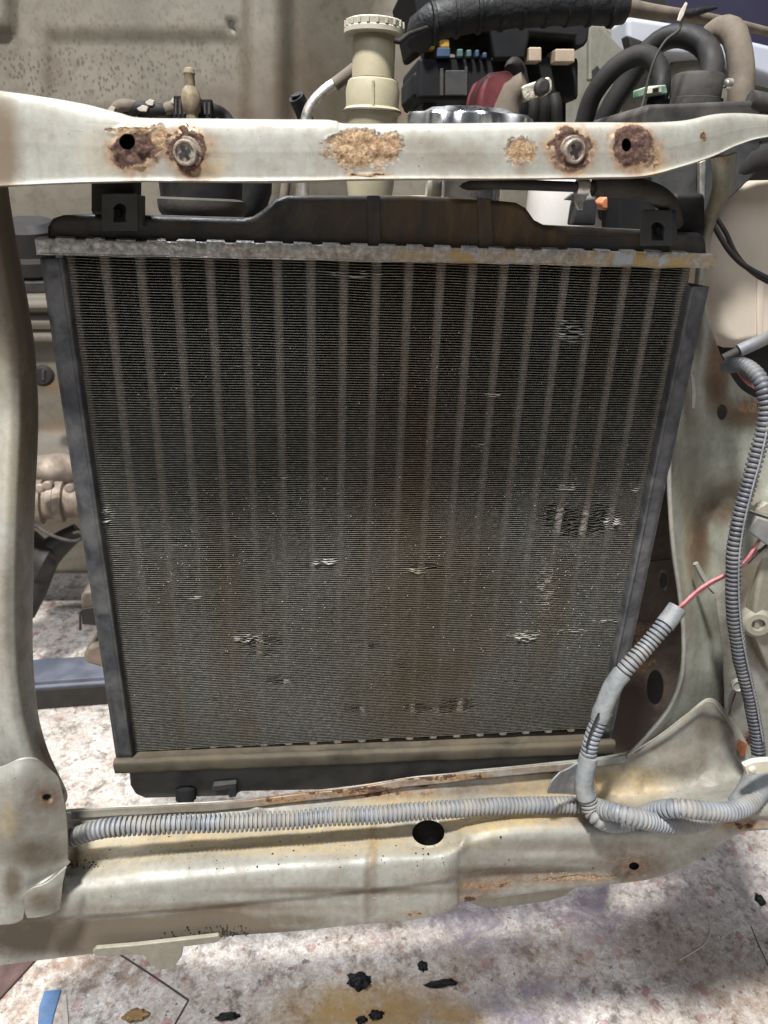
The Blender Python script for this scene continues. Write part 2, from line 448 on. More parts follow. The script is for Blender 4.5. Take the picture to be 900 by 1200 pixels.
M['tube'] = plain('dust_caked_tube', (.74, .63, .52), .9, .35, 500, dust=(.88, .80, .70), dust_amt=.6, bumps=.6, bscale=700)
M['side_plate'] = plain('black_coated_side_plate', (.055, .058, .066), .40, .35, 110, dust=(.17, .165, .16), dust_amt=.7, metal=.2)

def mat_wall():
    m, nt, b = new_mat('mottled_bay_panel')
    v = N(nt, 'ShaderNodeTexVoronoi', inp={'Scale': 1.0, 'Randomness': 1.0})
    mp = N(nt, 'ShaderNodeMapping', inp={'Scale': (185, 60, 120), 'Rotation': (0, .5, 0)})
    g = N(nt, 'ShaderNodeNewGeometry'); L(nt, g.outputs['Position'], mp.inputs[0])
    wv = N(nt, 'ShaderNodeVectorMath', operation='ADD')
    nn = N(nt, 'ShaderNodeTexNoise', inp={'Scale': 1.3, 'Detail': 2}); L(nt, mp.outputs[0], nn.inputs[0])
    L(nt, mp.outputs[0], wv.inputs[0]); L(nt, nn.outputs[1], wv.inputs[1]); L(nt, wv.outputs[0], v.inputs['Vector'])
    col = ramp(nt, noise(nt, 5, 5, .6), [(.3, (.095, .084, .064)), (.7, (.175, .158, .126))])
    dots = ramp(nt, v.outputs['Distance'], [(.26, (1,) * 3), (.40, (0,) * 3)])
    msk = math_(nt, 'MULTIPLY', dots, math_(nt, 'MULTIPLY', attr(nt, 'mottle'), ramp(nt, noise(nt, 25, 4, .65), [(.34, (.0,) * 3), (.50, (1,) * 3)])))
    c = mixc(nt, math_(nt, 'MULTIPLY', msk, .9), col, (.055, .043, .030))
    c = mixc(nt, ramp(nt, noise(nt, 55, 8, .75), [(.48, (0, 0, 0)), (.66, (.6,) * 3)]), c, (.075, .06, .042))
    gr = math_(nt, 'MULTIPLY', attr(nt, 'dirt'), ramp(nt, noise(nt, 18, 5, .65), [(.25, (.35,) * 3), (.6, (1,) * 3)]))
    c = mixc(nt, gr, c, (.085, .062, .042))
    c = mixc(nt, attr(nt, 'rust'), c, (.20, .115, .05))
    L(nt, c, b.inputs['Base Color']); b.inputs['Roughness'].default_value = .55
    bump(nt, b, noise(nt, 200, 4), .1)
    return m
M['wall'] = mat_wall()

def mat_floor():
    m, nt, b = new_mat('stained_terrazzo_floor')
    n1 = noise(nt, 7, 10, .75, dist=.3); n2 = noise(nt, 40, 10, .8, dist=.15); n3 = noise(nt, 220, 5, .7)
    c = ramp(nt, n1, [(.3, (.36, .32, .28)), (.43, (.58, .55, .51)), (.56, (.74, .72, .69)), (.75, (.80, .79, .78))])
    c = mixc(nt, ramp(nt, noise(nt, 130, 8, .8, dist=.5), [(.40, (0, 0, 0)), (.58, (.7,) * 3)]), c, (.34, .27, .215))
    # chips of stone in the terrazzo
    g = N(nt, 'ShaderNodeNewGeometry')
    nw = N(nt, 'ShaderNodeTexNoise', inp={'Scale': 130, 'Detail': 3}); L(nt, g.outputs['Position'], nw.inputs[0])
    dv = N(nt, 'ShaderNodeVectorMath', operation='SCALE', inp={3: .014}); L(nt, nw.outputs[1], dv.inputs[0])
    av = N(nt, 'ShaderNodeVectorMath', operation='ADD'); L(nt, g.outputs['Position'], av.inputs[0]); L(nt, dv.outputs[0], av.inputs[1])
    def chips(scale, lim, thr):
        v = N(nt, 'ShaderNodeTexVoronoi', inp={'Scale': scale}); L(nt, av.outputs[0], v.inputs['Vector'])
        sep = N(nt, 'ShaderNodeSeparateColor'); L(nt, v.outputs['Color'], sep.inputs[0])
        near = math_(nt, 'LESS_THAN', math_(nt, 'ADD', v.outputs['Distance'], math_(nt, 'MULTIPLY', sep.outputs[1], .3)), lim)
        return math_(nt, 'MULTIPLY', near, math_(nt, 'GREATER_THAN', sep.outputs[0], thr))
    wear = ramp(nt, noise(nt, 28, 5, .7), [(.36, (.15,) * 3), (.6, (.75,) * 3)])
    c = mixc(nt, math_(nt, 'MULTIPLY', chips(75, .48, .78), wear), c, (.34, .125, .12))
    c = mixc(nt, math_(nt, 'MULTIPLY', chips(110, .45, .86), wear), c, (.33, .21, .12))
    c = mixc(nt, math_(nt, 'MULTIPLY', chips(150, .42, .90), .8), c, (.09, .08, .08))
    c = mixc(nt, 1.0, c, ramp(nt, noise(nt, 380, 6, .8), [(.32, (.55, .50, .46)), (.5, (1, 1, 1)), (.7, (1.12, 1.12, 1.12))]), 'MULTIPLY')
    # grease
    c = mixc(nt, ramp(nt, n2, [(.50, (0, 0, 0)), (.62, (.9,) * 3)]), c, (.11, .085, .065))
    pu = math_(nt, 'MULTIPLY', attr(nt, 'purple'), ramp(nt, noise(nt, 26, 8, .8, dist=1.0), [(.38, (0, 0, 0)), (.60, (1,) * 3)]))
    c = mixc(nt, pu, c, (.20, .17, .215))
    oc = math_(nt, 'MULTIPLY', attr(nt, 'ochre'), ramp(nt, noise(nt, 50, 6, .7, dist=1), [(.3, (.2,) * 3), (.5, (1,) * 3)]))
    c = mixc(nt, oc, c, (.40, .25, .08))
    br = math_(nt, 'MULTIPLY', attr(nt, 'dirt'), ramp(nt, noise(nt, 60, 8, .75, dist=1), [(.36, (0, 0, 0)), (.6, (.9,) * 3)]))
    c = mixc(nt, br, c, (.22, .135, .08))
    c = mixc(nt, ramp(nt, n3, [(.61, (0, 0, 0)), (.66, (.75,) * 3)]), c, (.12, .085, .07))
    L(nt, c, b.inputs['Base Color'])
    L(nt, ramp(nt, n2, [(.3, (.35,) * 3), (.7, (.75,) * 3)]), b.inputs['Roughness'])
    bump(nt, b, n2, .12, .002)
    return m
M['floor'] = mat_floor()

# ================================================================== SETTING
ZF = -.30
def build_floor():
    xs = np.unique(np.r_[np.linspace(-6, -1.2, 12), np.linspace(-1.2, 1.2, 160), np.linspace(1.2, 6, 12)])
    ys = np.unique(np.r_[np.linspace(-3, -.4, 12), np.linspace(-.4, 1.4, 130), np.linspace(1.4, 6, 12)])
    v = np.array([(x, y, ZF) for x in xs for y in ys]); nu, nv = len(xs), len(ys)
    q = to_px(v)
    at = {}
    at['ochre'] = spots(v, [(430, 1185, 90, 30), (350, 1200, 50, 30, .5), (530, 1190, 30, 14, .9)])
    at['purple'] = spots(v, [(560, 1080, 70, 45), (620, 1180, 60, 40), (700, 1070, 70, 40), (480, 1090, 40, 25, .5), (840, 1030, 90, 70, .45), (760, 1150, 120, 60, .3)])
    at['dirt'] = spots(v, [(110, 1135, 60, 30), (430, 1100, 60, 30, .6), (20, 1190, 60, 30, .7), (480, 1160, 60, 40, .6), (860, 1170, 60, 40, .7), (300, 1150, 70, 30, .5), (640, 1120, 60, 30, .6), (770, 1110, 50, 30, .5), (540, 1130, 40, 30, .7)])
    return tag(mobj('floor', v, [f[::-1] for f in grid_faces(nu, nv)], M['floor'], None, False, at), kind='structure')
floor = build_floor()
floor_low = P(450, 1130, -.05)
# joints between the floor slabs, as thin dark fillets set into the floor
for pts in ([(140, 1118), (180, 1144), (221, 1172)], [(221, 1172), (205, 1200), (190, 1225)], [(880, 1085), (890, 1110), (905, 1140)]):
    w = .0009 if pts[0][0] < 300 else .0005
    a = arclen([PZ(x, y, ZF + .0004) for x, y in pts], .01)
    T = np.gradient(a, axis=0); nrm = np.stack([-T[:, 1], T[:, 0], 0 * T[:, 0]], 1); nrm /= np.linalg.norm(nrm, axis=1)[:, None]
    V = np.vstack([a + nrm * w, a - nrm * w]); n = len(a)
    mobj('slab_joint', V, [(i, i + 1, n + i + 1, n + i) for i in range(n - 1)], M['dark'], floor, False)

tag(box('garage_wall', (-5, 3.2, ZF - .05), (5, 3.4, 2.8), M['purple']), kind='structure')

# ================================================================== CAR BODY
body = thing('car_body', 'stripped silver car front, dirty painted sheet metal frame round the radiator', 'car body', (0, -.05, -.06))

def with_attrs(v, rust=(), crust=(), ochre=(), dirt=(), stain=()):
    return {'stain': spots(v, stain), 'rust': spots(v, rust), 'crust': spots(v, crust), 'ochre': spots(v, ochre), 'dirt': spots(v, dirt)}

# ---- upper crossbar: hollow pressing
def crossbar():
    st = [(-90, 98, 224, -.028), (-40, 102, 221, -.036), (0, 107, 217, -.045), (50, 114, 214.5, -.050), (100, 123, 213, -.052), (140, 133.5, 212.5, -.052), (170, 139.5, 212, -.052),
          (260, 140, 212, -.052), (370, 140.5, 211.5, -.052), (392, 142, 211, -.052), (410, 145.5, 210.5, -.052), (500, 145, 209.5, -.052), (600, 143.5, 209, -.052), (700, 143.5, 208, -.052),
          (755, 144, 206.5, -.052), (800, 142, 195, -.050), (835, 135, 183, -.047), (865, 133.5, 169.5, -.042), (900, 135.5, 160.5, -.036), (980, 142, 152, -.022)]
    prof = [(.10, .032), (.02, .022), (-.005, .012), (.0, .0055), (.035, .0022), (.10, .0006), (.22, -.0004), (.36, -.0010), (.46, -.0013), (.53, -.0015), (.60, -.0016), (.75, -.0019), (.88, -.0022), (.94, -.0025), (.972, -.0030), (.99, -.0038), (1.0, -.0036), (1.0, -.0005), (.985, .012), (.96, .032)]
    rows = []
    for (x, t, b, Y) in st:
        deep = 1.25 + 1.0 * max(0, min(1, (110 - x) / 60))
        rows.append([P(x, t + (b - t) * u, Y + (dy * deep if dy > .02 else dy)) for (u, dy) in prof])
    nu, nv = 470, 96
    v = surf(rows, nu, nv, True); f = grid_faces(nu, nv, True)
    v = wob(v, .0006, 14)
    fr = v[:, 1] < -.02
    rust = spots(v, [(160, 174, 29, 24, 1.0), (220, 176, 22, 25, .95), (200, 172, 45, 20, .45), (669, 175, 25, 25, 1.0), (740, 171, 25, 24, 1.0), (757, 180, 20, 24, .55), (824, 160, 4, 6, .7), (430, 205, 30, 3, .5)])
    crust = spots(v, [(400, 166, 24, 10, .8), (425, 174, 42, 22, 1.0), (455, 168, 14, 14, .8), (609, 176, 17, 17, .8), (148, 153, 30, 5, .7), (185, 160, 10, 20, .55)])
    dirt = spots(v, [(0, 175, 22, 60, 1), (230, 200, 30, 12, .8), (540, 185, 50, 14, .5), (500, 170, 30, 10, .4)])  # left-end spot paints in the shade where the bar curves back
    # flaking rust stands uneven
    for i in np.nonzero((rust + crust > .35) & fr)[0]:
        s = min(1, (rust[i] + crust[i] - .35) * 2)
        v[i, 1] -= s * .0011 * mnoise.noise(Vector(v[i]) * 330) + s * .0004
    ring = np.exp(-((rust - .62) / .10)**2) * fr * (rust > .3)
    for i in np.nonzero(ring > .2)[0]:
        v[i, 1] -= ring[i] * .0009 * max(0, .35 + mnoise.noise(Vector(v[i]) * 210))
    v, f = cut_holes(v, f, [(149, 166, 9.5, 9.5, -.08, -.03), (734, 170, 5.5, 8, -.08, -.03)])
    at = {'stain': spots(v, [(152, 195, 10, 18, .8), (168, 198, 6, 16, .7), (224, 200, 12, 14, .8), (672, 200, 14, 14, .8), (744, 196, 14, 16, .7), (410, 198, 8, 16, .6), (440, 200, 6, 14, .6), (610, 196, 8, 16, .5), (160, 175, 40, 34, .55), (220, 176, 34, 32, .6), (230, 200, 22, 10, .6), (669, 178, 34, 32, .5), (745, 175, 38, 30, .5), (425, 180, 50, 24, .35), (430, 207, 300, 3, .35), (0, 170, 16, 50, .3)]), 'rust': rust, 'crust': crust, 'dirt': dirt, 'ochre': spots(v, [(760, 190, 20, 14, .7), (120, 180, 25, 30, .25), (250, 190, 20, 20, .3)])}  # last stain entry deepens the shade painted at the left end
    o = mobj('upper_crossbar', v, [q[::-1] for q in f], M['paint'], body, True, at, 'white painted upper crossbar with rust patches and two cross head bolts')
    return o
bar = crossbar()
ZFRONT = -.0525
def bolt(px, py, tilt):
    c = P(px, py, ZFRONT)
    ax = Vector((tilt, -1, .02)).normalized()
    b = lathe('bolt', c + Vector((0, .004, 0)), ax, [(.0070, 0), (.0070, .0042), (.0066, .0048), (.0054, .0049), (.0054, .0066), (.0049, .0072), (.0042, .0072), (.0038, .0064)], M['screw'], bar, 30, angle=40)
    # flanged hexagon rim and the cross recess
    for k in range(2):
        d = Vector((math.cos(.5 + k * math.pi / 2), 0, math.sin(.5 + k * math.pi / 2)))
        e = c + Vector((0, .004, 0)) + ax * .00645
        n = ax.cross(d).normalized() * .0009
        prism('cross_recess', [e - d * .0031 - n, e + d * .0031 - n, e + d * .0031 + n, e - d * .0031 + n], ax * .0002, M['dark'], b)
    return b
bolt(220, 180, -.12); bolt(670, 178, .10)

# ---- left pillar
def pillar():
    edge = [(190, 6), (215, 8), (260, 15), (310, 24), (360, 33), (410, 40), (470, 42.5), (530, 42), (600, 40), (660, 38.5), (720, 37.5), (780, 39), (820, 42), (850, 46.5), (880, 55), (905, 66), (925, 76), (935, 78), (945, 74)]
    rows = []
    for y, x in edge:
        t = (y - 190) / 750
        k = .064 * max(0, min(1, 1.55 * (1 - t))) ** 1.2
        rows.append([P(x - 110, y, -.02 + k), P(x - 70, y, -.062 + k), P(x - 40, y, -.075 + k), P(x - 22, y, -.073 + k), P(x - 12, y, -.066 + k), P(x - 5, y, -.058 + k), P(x, y, -.046 + k), P(x + 1, y, -.030 + k)])
    v = surf(rows, 220, 50)
    v = wob(v, .0012, 16, 3)
    at = with_attrs(v, rust=[(70, 930, 8, 10, .5)], dirt=[(20, 300, 40, 160, 1.1), (36, 470, 16, 130, .9), (5, 720, 8, 60, .6), (60, 890, 20, 30, .8)], ochre=[(15, 560, 14, 60, .25)])  # upper and right-edge dirt spots also paint the pillar's shade into the colour
    o = mobj('pillar', v, [q[::-1] for q in grid_faces(220, 50)], M['paint'], body, True, at, 'dull silver left pillar shaded by the crossbar')
    return solid(o, .0018)
pillar()

# ---- lower crossmember
def crossmember():
    #      x    a     b     c     d     e     e2    f     g     h    dY
    st = [(-70, 972, 982, 1008, 1040, 1056, 1070, 1088, 1096, 1138, 0),
          (0, 962, 972, 997, 1030, 1047, 1061, 1080, 1088, 1128, 0),
          (80, 952, 961, 988, 1022, 1040, 1054, 1072, 1080, 1118, 0),
          (170, 946, 955, 979, 1013, 1031, 1045, 1066, 1073, 1107, 0),
          (260, 941, 950, 973, 1006, 1022, 1036, 1058, 1066, 1096, 0),
          (340, 933, 942, 967, 1000, 1015, 1030, 1050, 1058, 1089, 0),
          (420, 924, 934, 962, 995, 1010, 1024, 1043, 1051, 1082, 0),
          (480, 915, 926, 957, 990, 1004, 1018, 1035, 1044, 1075.5, 0),
          (515, 911, 922, 954, 987, 1000, 1013, 1030, 1038, 1069, 0),
          (533, 909, 920, 952, 982, 994, 1006, 1024, 1031, 1061, .003),
          (548, 907, 918, 950, 972, 985, 997, 1020, 1028, 1054, .010),
          (600, 902, 913, 945, 963, 975, 988, 1013, 1022, 1049, .012),
          (680, 894, 906, 938, 960, 973, 986, 1009, 1017, 1038, .012),
          (735, 885, 900, 933, 962, 974, 986, 1006, 1014, 1033, .012),
          (768, 868, 890, 928, 958, 970, 980, 998, 1006, 1027, .010),
          (800, 845, 880, 922, 950, 962, 972, 988, 996, 1016, .008),
          (828, 826, 872, 916, 942, 952, 962, 974, 982, 1000, .005),
          (850, 842, 878, 912, 934, 944, 952, 962, 968, 984, .002),
          (872, 868, 890, 910, 928, 938, 946, 954, 960, 973, 0),
          (900, 890, 902, 914, 930, 940, 948, 956, 962, 971, 0),
          (960, 905, 912, 920, 932, 942, 950, 958, 964, 972, .005)]
    Ys = [-.024, -.028, -.040, -.068, -.078, -.082, -.084, -.083, -.086]
    rows = []
    for s in st:
        x, dY = s[0], s[10]
        row = [P(x, s[1] + 1, -.021 + dY * .3)]
        for k in range(9): row.append(P(x, s[1 + k], Ys[k] + dY * (k / 8)))
        h = row[-1]
        row += [h + Vector((0, .006, -.003)), Vector((h.x, -.045, h.z - .002)), Vector((h.x, -.02, h.z + .01))]
        rows.append(row)
    # double the crest and groove so they stay crisp
    nu, nv = 520, 150
    v = surf(rows, nu, nv, True); f = grid_faces(nu, nv, True)
    q = to_px(v)
    # pressed details: rib at 435, dimple round the hole, dent at 760
    def press(x, y, rx, ry, d):
        g = np.exp(-(((q[:, 0] - x) / rx)**2 + ((q[:, 1] - y) / ry)**2)); m = v[:, 1] < -.022
        v[:, 1] -= d * g * m; v[:, 2] += d * .8 * g * m
    press(434, 985, 7, 30, .0018); press(434, 1050, 6, 30, .0008); press(500, 985, 26, 16, -.003); press(540, 985, 8, 12, .004)
    press(523, 1020, 10, 30, .0012); press(705, 920, 9, 16, -.006); press(790, 895, 26, 16, .003); press(760, 925, 10, 14, -.004); press(830, 880, 8, 30, -.002); press(300, 945, 8, 8, .0025)
    press(660, 1022, 50, 4, -.0012); press(640, 1005, 60, 5, .0010)
    v = wob(v, .0008, 22, 5)
    at = with_attrs(v, rust=[(428, 930, 90, 5, .48), (330, 938, 28, 8, .4), (480, 918, 50, 6, .48), (575, 1038, 34, 6, .45), (650, 1030, 60, 4, .40), (743, 1015, 12, 9, .35), (600, 905, 60, 2, .6), (550, 1058, 10, 8, .8), (72, 1035, 3, 16, .8), (870, 968, 25, 5, .45), (480, 1072, 22, 4, .3)],
                    crust=[(690, 1028, 40, 3, .6), (650, 1031, 30, 3, .55)],
                    stain=[(743, 1015, 34, 22, .9), (640, 1028, 110, 9, .75), (560, 1040, 24, 22, .8), (870, 966, 40, 8, .8), (250, 1064, 200, 4, .5), (437, 1010, 5, 50, .5), (520, 925, 120, 6, .6), (380, 932, 120, 6, .7), (700, 960, 60, 8, .35), (72, 1040, 6, 22, .7)],
                    ochre=[(300, 987, 210, 14, .75), (150, 998, 80, 14, .5), (600, 958, 70, 12, .95), (560, 965, 40, 12, .95), (400, 975, 90, 12, .7), (720, 920, 55, 18, .8), (640, 925, 60, 16, .7), (470, 940, 60, 10, .75), (437, 985, 5, 24, .9), (120, 1010, 60, 15, .3)],
                    dirt=[(190, 1091, 130, 15, 1.7), (60, 1100, 90, 16, 1.3), (245, 1082, 70, 14, 1.7), (330, 1078, 60, 8, .8), (790, 890, 50, 30, .55), (835, 850, 25, 25, .7), (700, 945, 60, 10, .5), (640, 990, 90, 6, .35), (260, 1062, 60, 5, .7), (95, 1005, 30, 10, .8), (420, 1044, 130, 4, .8), (600, 1020, 80, 5, .6), (760, 900, 30, 20, .5), (30, 1090, 80, 20, .9), (330, 930, 60, 8, .7), (850, 955, 30, 8, .6), (430, 1040, 4, 40, .7)])
    global XM
    XM = (v.copy(), q)
    v, f = cut_holes(v, f, [(502, 976, 19, 15, -.2, -.03), (743, 1015, 6, 4.5, -.2, -.062)])
    return mobj('lower_crossmember', v, [g[::-1] for g in f], M['paint'], body, True, at, 'pale painted lower crossmember with an oblong hole')
crossmember()
def crumbs(name, mat, spec, size):
    v, q = XM; V, F = [], []
    for (x, y, rx, ry, n) in spec:
        w = np.nonzero((abs(q[:, 0] - x) < rx) & (abs(q[:, 1] - y) < ry) & (v[:, 1] < -.026))[0]
        w = w[np.argsort(v[w, 1])][:max(1, int(len(w) * .8))]
        if not len(w): continue
        for _ in range(n):
            c = Vector(v[random.choice(list(w))]) + Vector((random.gauss(0, .0035), -.0002, .0003)); rr = size * random.uniform(.4, 1.5); s0 = len(V)
            for d in ((1, 0, 0), (-1, 0, 0), (0, 1, 0), (0, -1, 0), (0, 0, 1), (0, 0, -1)): V.append(c + Vector(d) * rr * random.uniform(.5, 1.4))
            F.extend([(s0 + a, s0 + b, s0 + e) for a, b, e in ((0, 2, 4), (2, 1, 4), (1, 3, 4), (3, 0, 4), (2, 0, 5), (1, 2, 5), (3, 1, 5), (0, 3, 5))])
    tag(mobj(name, V, F, mat, body, False), kind='stuff')
crumbs('grit', M['tube_dust'], [(95, 1008, 26, 8, 60), (180, 1000, 90, 12, 90), (320, 985, 100, 12, 90), (500, 1060, 80, 10, 20), (690, 1026, 60, 4, 60), (740, 915, 60, 20, 40), (640, 955, 80, 8, 40)], .00045)
crumbs('tar_crumbs', M['rubber'], [(95, 1010, 22, 6, 40), (255, 1090, 34, 6, 120), (225, 1095, 40, 4, 50), (300, 1000, 200, 20, 40), (600, 1000, 100, 20, 20)], .0006)
polypx('hole_shade_sheet', [(472, 961), (534, 959), (534, 1004), (472, 1004)], -.036, .002, M['dark'], body)  # dark sheet added inside the beam so the oblong hole reads as shade
lathe('hole_shade_disc', P(743, 1015, -.066), (0, -1, 0), [(.007, 0), (.007, .003)], M['dark'], body, 12)  # dark disc added behind the hole in place of its shade
lathe('hole_shade_disc', P(55, 935, -.0745), (0, -1, 0), [(.007, 0), (.007, .003)], M['dark'], body, 12)  # another added dark disc, standing for the shade in the gusset hole

# rusted weld lip standing along the rear edge of the crossmember
lip_top = [(84, 949.5), (180, 944), (262, 939.5), (340, 931), (420, 922), (480, 912.5), (545, 904.5), (600, 899.5), (680, 891.5), (732, 884)]
def sheet_strip(name, top, bot, mat, parent, t=.0014, attrs=None, label=None, nu=120, nv=8):
    v = surf([[P(*a), P(*[(p + r) / 2 for p, r in zip(a, b)]), P(*b)] for a, b in zip(top, bot)], nu, nv)
    v = wob(v, .0006, 40, 9)
    o = mobj(name, v, [q[::-1] for q in grid_faces(nu, nv)], mat, parent, True, attrs(v) if attrs else with_attrs(v), label)
    return solid(o, t)
sheet_strip('weld_lip', [(x, y, -.0265) for x, y in lip_top], [(x, y + 9, -.0285) for x, y in lip_top], M['paint'], body,
            attrs=lambda v: with_attrs(v, stain=[(420, 927, 130, 9, 1), (520, 912, 90, 9, .9), (330, 935, 60, 9, .9), (640, 900, 90, 6, .7)], rust=[(420, 925, 100, 6, .62), (520, 910, 60, 5, .55), (330, 935, 30, 6, .5)], dirt=[(200, 945, 120, 8, .8)]))

# ---- gusset plate at the foot of the pillar
def gusset():
    rows = [[(-70, 925, -.075), (-30, 905, -.082), (0, 899, -.086), (22, 890, -.087), (44, 890, -.083), (60, 903, -.078)],
            [(-70, 940, -.077), (-30, 928, -.084), (0, 920, -.090), (22, 912, -.091), (46, 912, -.085), (70, 915, -.078)],
            [(-70, 965, -.079), (-30, 958, -.086), (0, 952, -.092), (22, 948, -.092), (48, 948, -.086), (77, 945, -.078)],
            [(-70, 995, -.083), (-30, 990, -.089), (0, 985, -.094), (22, 983, -.093), (50, 980, -.087), (79, 977, -.079)],
            [(-70, 1020, -.086), (-30, 1018, -.091), (0, 1013, -.095), (22, 1013, -.094), (50, 1010, -.088), (80, 1004, -.081)],
            [(-70, 1045, -.088), (-30, 1042, -.092), (0, 1040, -.096), (22, 1034, -.095), (45, 1028, -.091), (79, 1014, -.083)],
            [(-70, 1068, -.090), (-30, 1066, -.093), (0, 1063, -.097), (12, 1060, -.097), (24, 1052, -.096), (36, 1042, -.094)],
            [(-70, 1092, -.092), (-30, 1089, -.095), (0, 1084, -.098), (10, 1083, -.098), (19, 1081, -.097), (26, 1077, -.096)]]
    v = surf([[P(*p) for p in r] for r in rows], 110, 90); f = grid_faces(110, 90)
    v = wob(v, .0008, 25, 11)
    at = with_attrs(v, stain=[(54, 936, 20, 16, .9)], rust=[(54, 936, 8, 8, .3)], dirt=[(40, 1000, 40, 16, .9), (10, 970, 20, 40, .5), (15, 1035, 10, 20, 1)], ochre=[(10, 960, 10, 20, .4)])
    v, f = cut_holes(v, f, [(55, 935, 5.5, 4.5, -.2, 0)])
    return solid(mobj('gusset_plate', v, [q for q in f], M['paint'], body, True, at, 'folded gusset plate at the pillar foot with one rusty hole'), .002, 1)
gusset()
def tab():
    rows = [[(29, 1047, -.098), (38, 1041, -.098), (56, 1034, -.096), (78, 1016, -.091)],
            [(29, 1058, -.099), (40, 1052, -.099), (58, 1046, -.097), (74, 1035, -.093)],
            [(29, 1068, -.099), (42, 1065, -.099), (58, 1062, -.097), (72, 1052, -.094)],
            [(32, 1076, -.098), (44, 1075, -.098), (58, 1072, -.097), (70, 1066, -.094)]]
    v = surf([[P(*p) for p in r] for r in rows], 50, 50)
    o = mobj('weld_tab', v, grid_faces(50, 50), M['paint'], body, True, with_attrs(v, crust=[(46, 1055, 12, 7, .3)], dirt=[(46, 1056, 22, 12, .8)]))
    return solid(o, .0015, 1)
tab()
# ---- dusty flange and tongue plate hanging under the left half, lower flange under the right half
polypx('tongue_plate', [(108, 1116), (112, 1112), (160, 1108), (256, 1097), (259, 1101), (254, 1105), (215, 1110), (213, 1121), (206, 1131), (196, 1136), (186, 1137), (176, 1131), (168, 1119), (112, 1121)], -.092, .003, M['paint_dusty'], body, .0008)
polypx('lower_flange', [(536, 1050), (545, 1056), (560, 1062), (585, 1064), (640, 1057), (660, 1051), (676, 1040), (600, 1040)], -.066, .003, M['paint_dusty'], body, .0008)

# ---- right apron panel
def apron():
    rows = [[(815, 345, .030), (817, 346, .030), (819, 347, .030), (821, 348, .030), (823, 349, .030), (825, 350, .031)],
            [(806, 380, .026), (811, 380, .027), (816, 381, .028), (822, 382, .029), (828, 383, .030), (833, 384, .033)],
            [(798, 415, .020), (807, 415, .022), (817, 416, .024), (828, 417, .026), (838, 418, .028), (846, 419, .032)],
            [(790, 450, .014), (802, 450, .018), (817, 451, .022), (835, 452, .025), (852, 453, .028), (868, 455, .034)],
            [(785, 480, .008), (798, 480, .014), (820, 481, .020), (846, 482, .022), (875, 482, .026), (905, 480, .034)],
            [(783, 520, .002), (794, 520, .010), (820, 522, .018), (850, 524, .018), (885, 526, .018), (925, 526, .022)],
            [(783, 560, -.002), (794, 560, .006), (820, 562, .016), (850, 564, .018), (885, 566, .014), (925, 566, .012)],
            [(786, 605, -.006), (796, 605, .002), (812, 610, .016), (836, 600, .026), (870, 590, .012), (925, 590, .004)],
            [(790, 650, -.009), (799, 650, -.002), (812, 645, .010), (830, 640, .020), (865, 640, .006), (925, 640, -.004)],
            [(797, 700, -.011), (806, 700, -.006), (820, 700, .004), (842, 700, .008), (875, 700, .000), (925, 700, -.008)],
            [(801, 745, -.013), (812, 748, -.008), (828, 750, .002), (848, 750, .006), (878, 750, -.002), (925, 750, -.010)],
            [(799, 790, -.015), (812, 795, -.011), (830, 800, -.002), (850, 800, .002), (880, 800, -.006), (925, 800, -.012)],
            [(785, 828, -.018), (800, 830, -.014), (822, 828, -.006), (848, 826, -.002), (880, 835, -.009), (925, 835, -.014)],
            [(762, 858, -.021), (782, 858, -.018), (810, 850, -.010), (845, 845, -.007), (880, 862, -.012), (925, 862, -.016)],
            [(735, 888, -.024), (765, 888, -.022), (800, 885, -.016), (840, 882, -.012), (880, 895, -.016), (925, 895, -.018)]]
    v = surf([[P(*p) for p in r] for r in rows], 260, 120); f = grid_faces(260, 120)
    v = wob(v, .0010, 20, 21)
    at = with_attrs(v, stain=[(880, 478, 40, 16, 1), (842, 425, 12, 46, .9), (818, 640, 12, 34, .9), (845, 600, 22, 14, .7), (870, 575, 20, 14, .5), (805, 470, 4, 40, .5), (800, 760, 8, 60, .4)], rust=[(885, 478, 24, 6, .5)],  # stain and dirt along the valley fold paint its shade into the colour
                    dirt=[(840, 440, 14, 40, 1.1), (820, 640, 14, 40, 1), (850, 590, 50, 30, .6), (800, 560, 30, 40, .5), (875, 490, 30, 14, 1.0), (818, 378, 6, 40, 1.2), (795, 700, 6, 60, .5), (830, 730, 30, 20, .35), (812, 520, 10, 60, .5)],
                    ochre=[(806, 640, 6, 60, .3)])
    v, f = cut_holes(v, f, [(847, 483, 6.5, 9.5, -.2, .2)])
    return solid(mobj('apron_panel', v, f, M['paint_green'], body, True, at, 'grey green apron panel right of the radiator with an oval hole'), .0016, 1)
apron()
polypx('apron_shade_sheet', [(800, 470), (900, 470), (960, 500), (960, 640), (800, 640)], .06, .003, M['dark'], body)  # dark sheet added behind the oval hole to make it read as shade
# rolled lip along the apron's inner edge
tube('panel_lip', path([(806, 415, .016), (796, 450, .010), (787, 500, .003), (784, 550, -.003), (786, 605, -.008), (790, 650, -.011), (797, 700, -.013), (801, 745, -.015), (799, 790, -.017), (785, 828, -.020), (762, 858, -.023), (735, 887, -.026)]), .0016, M['paint'], body, 8)
polypx('edge_flap', [(809, 437), (813, 440), (816, 462), (814, 480), (811, 478), (811, 455)], .006, .001, M['paint_green'], body, .0002)
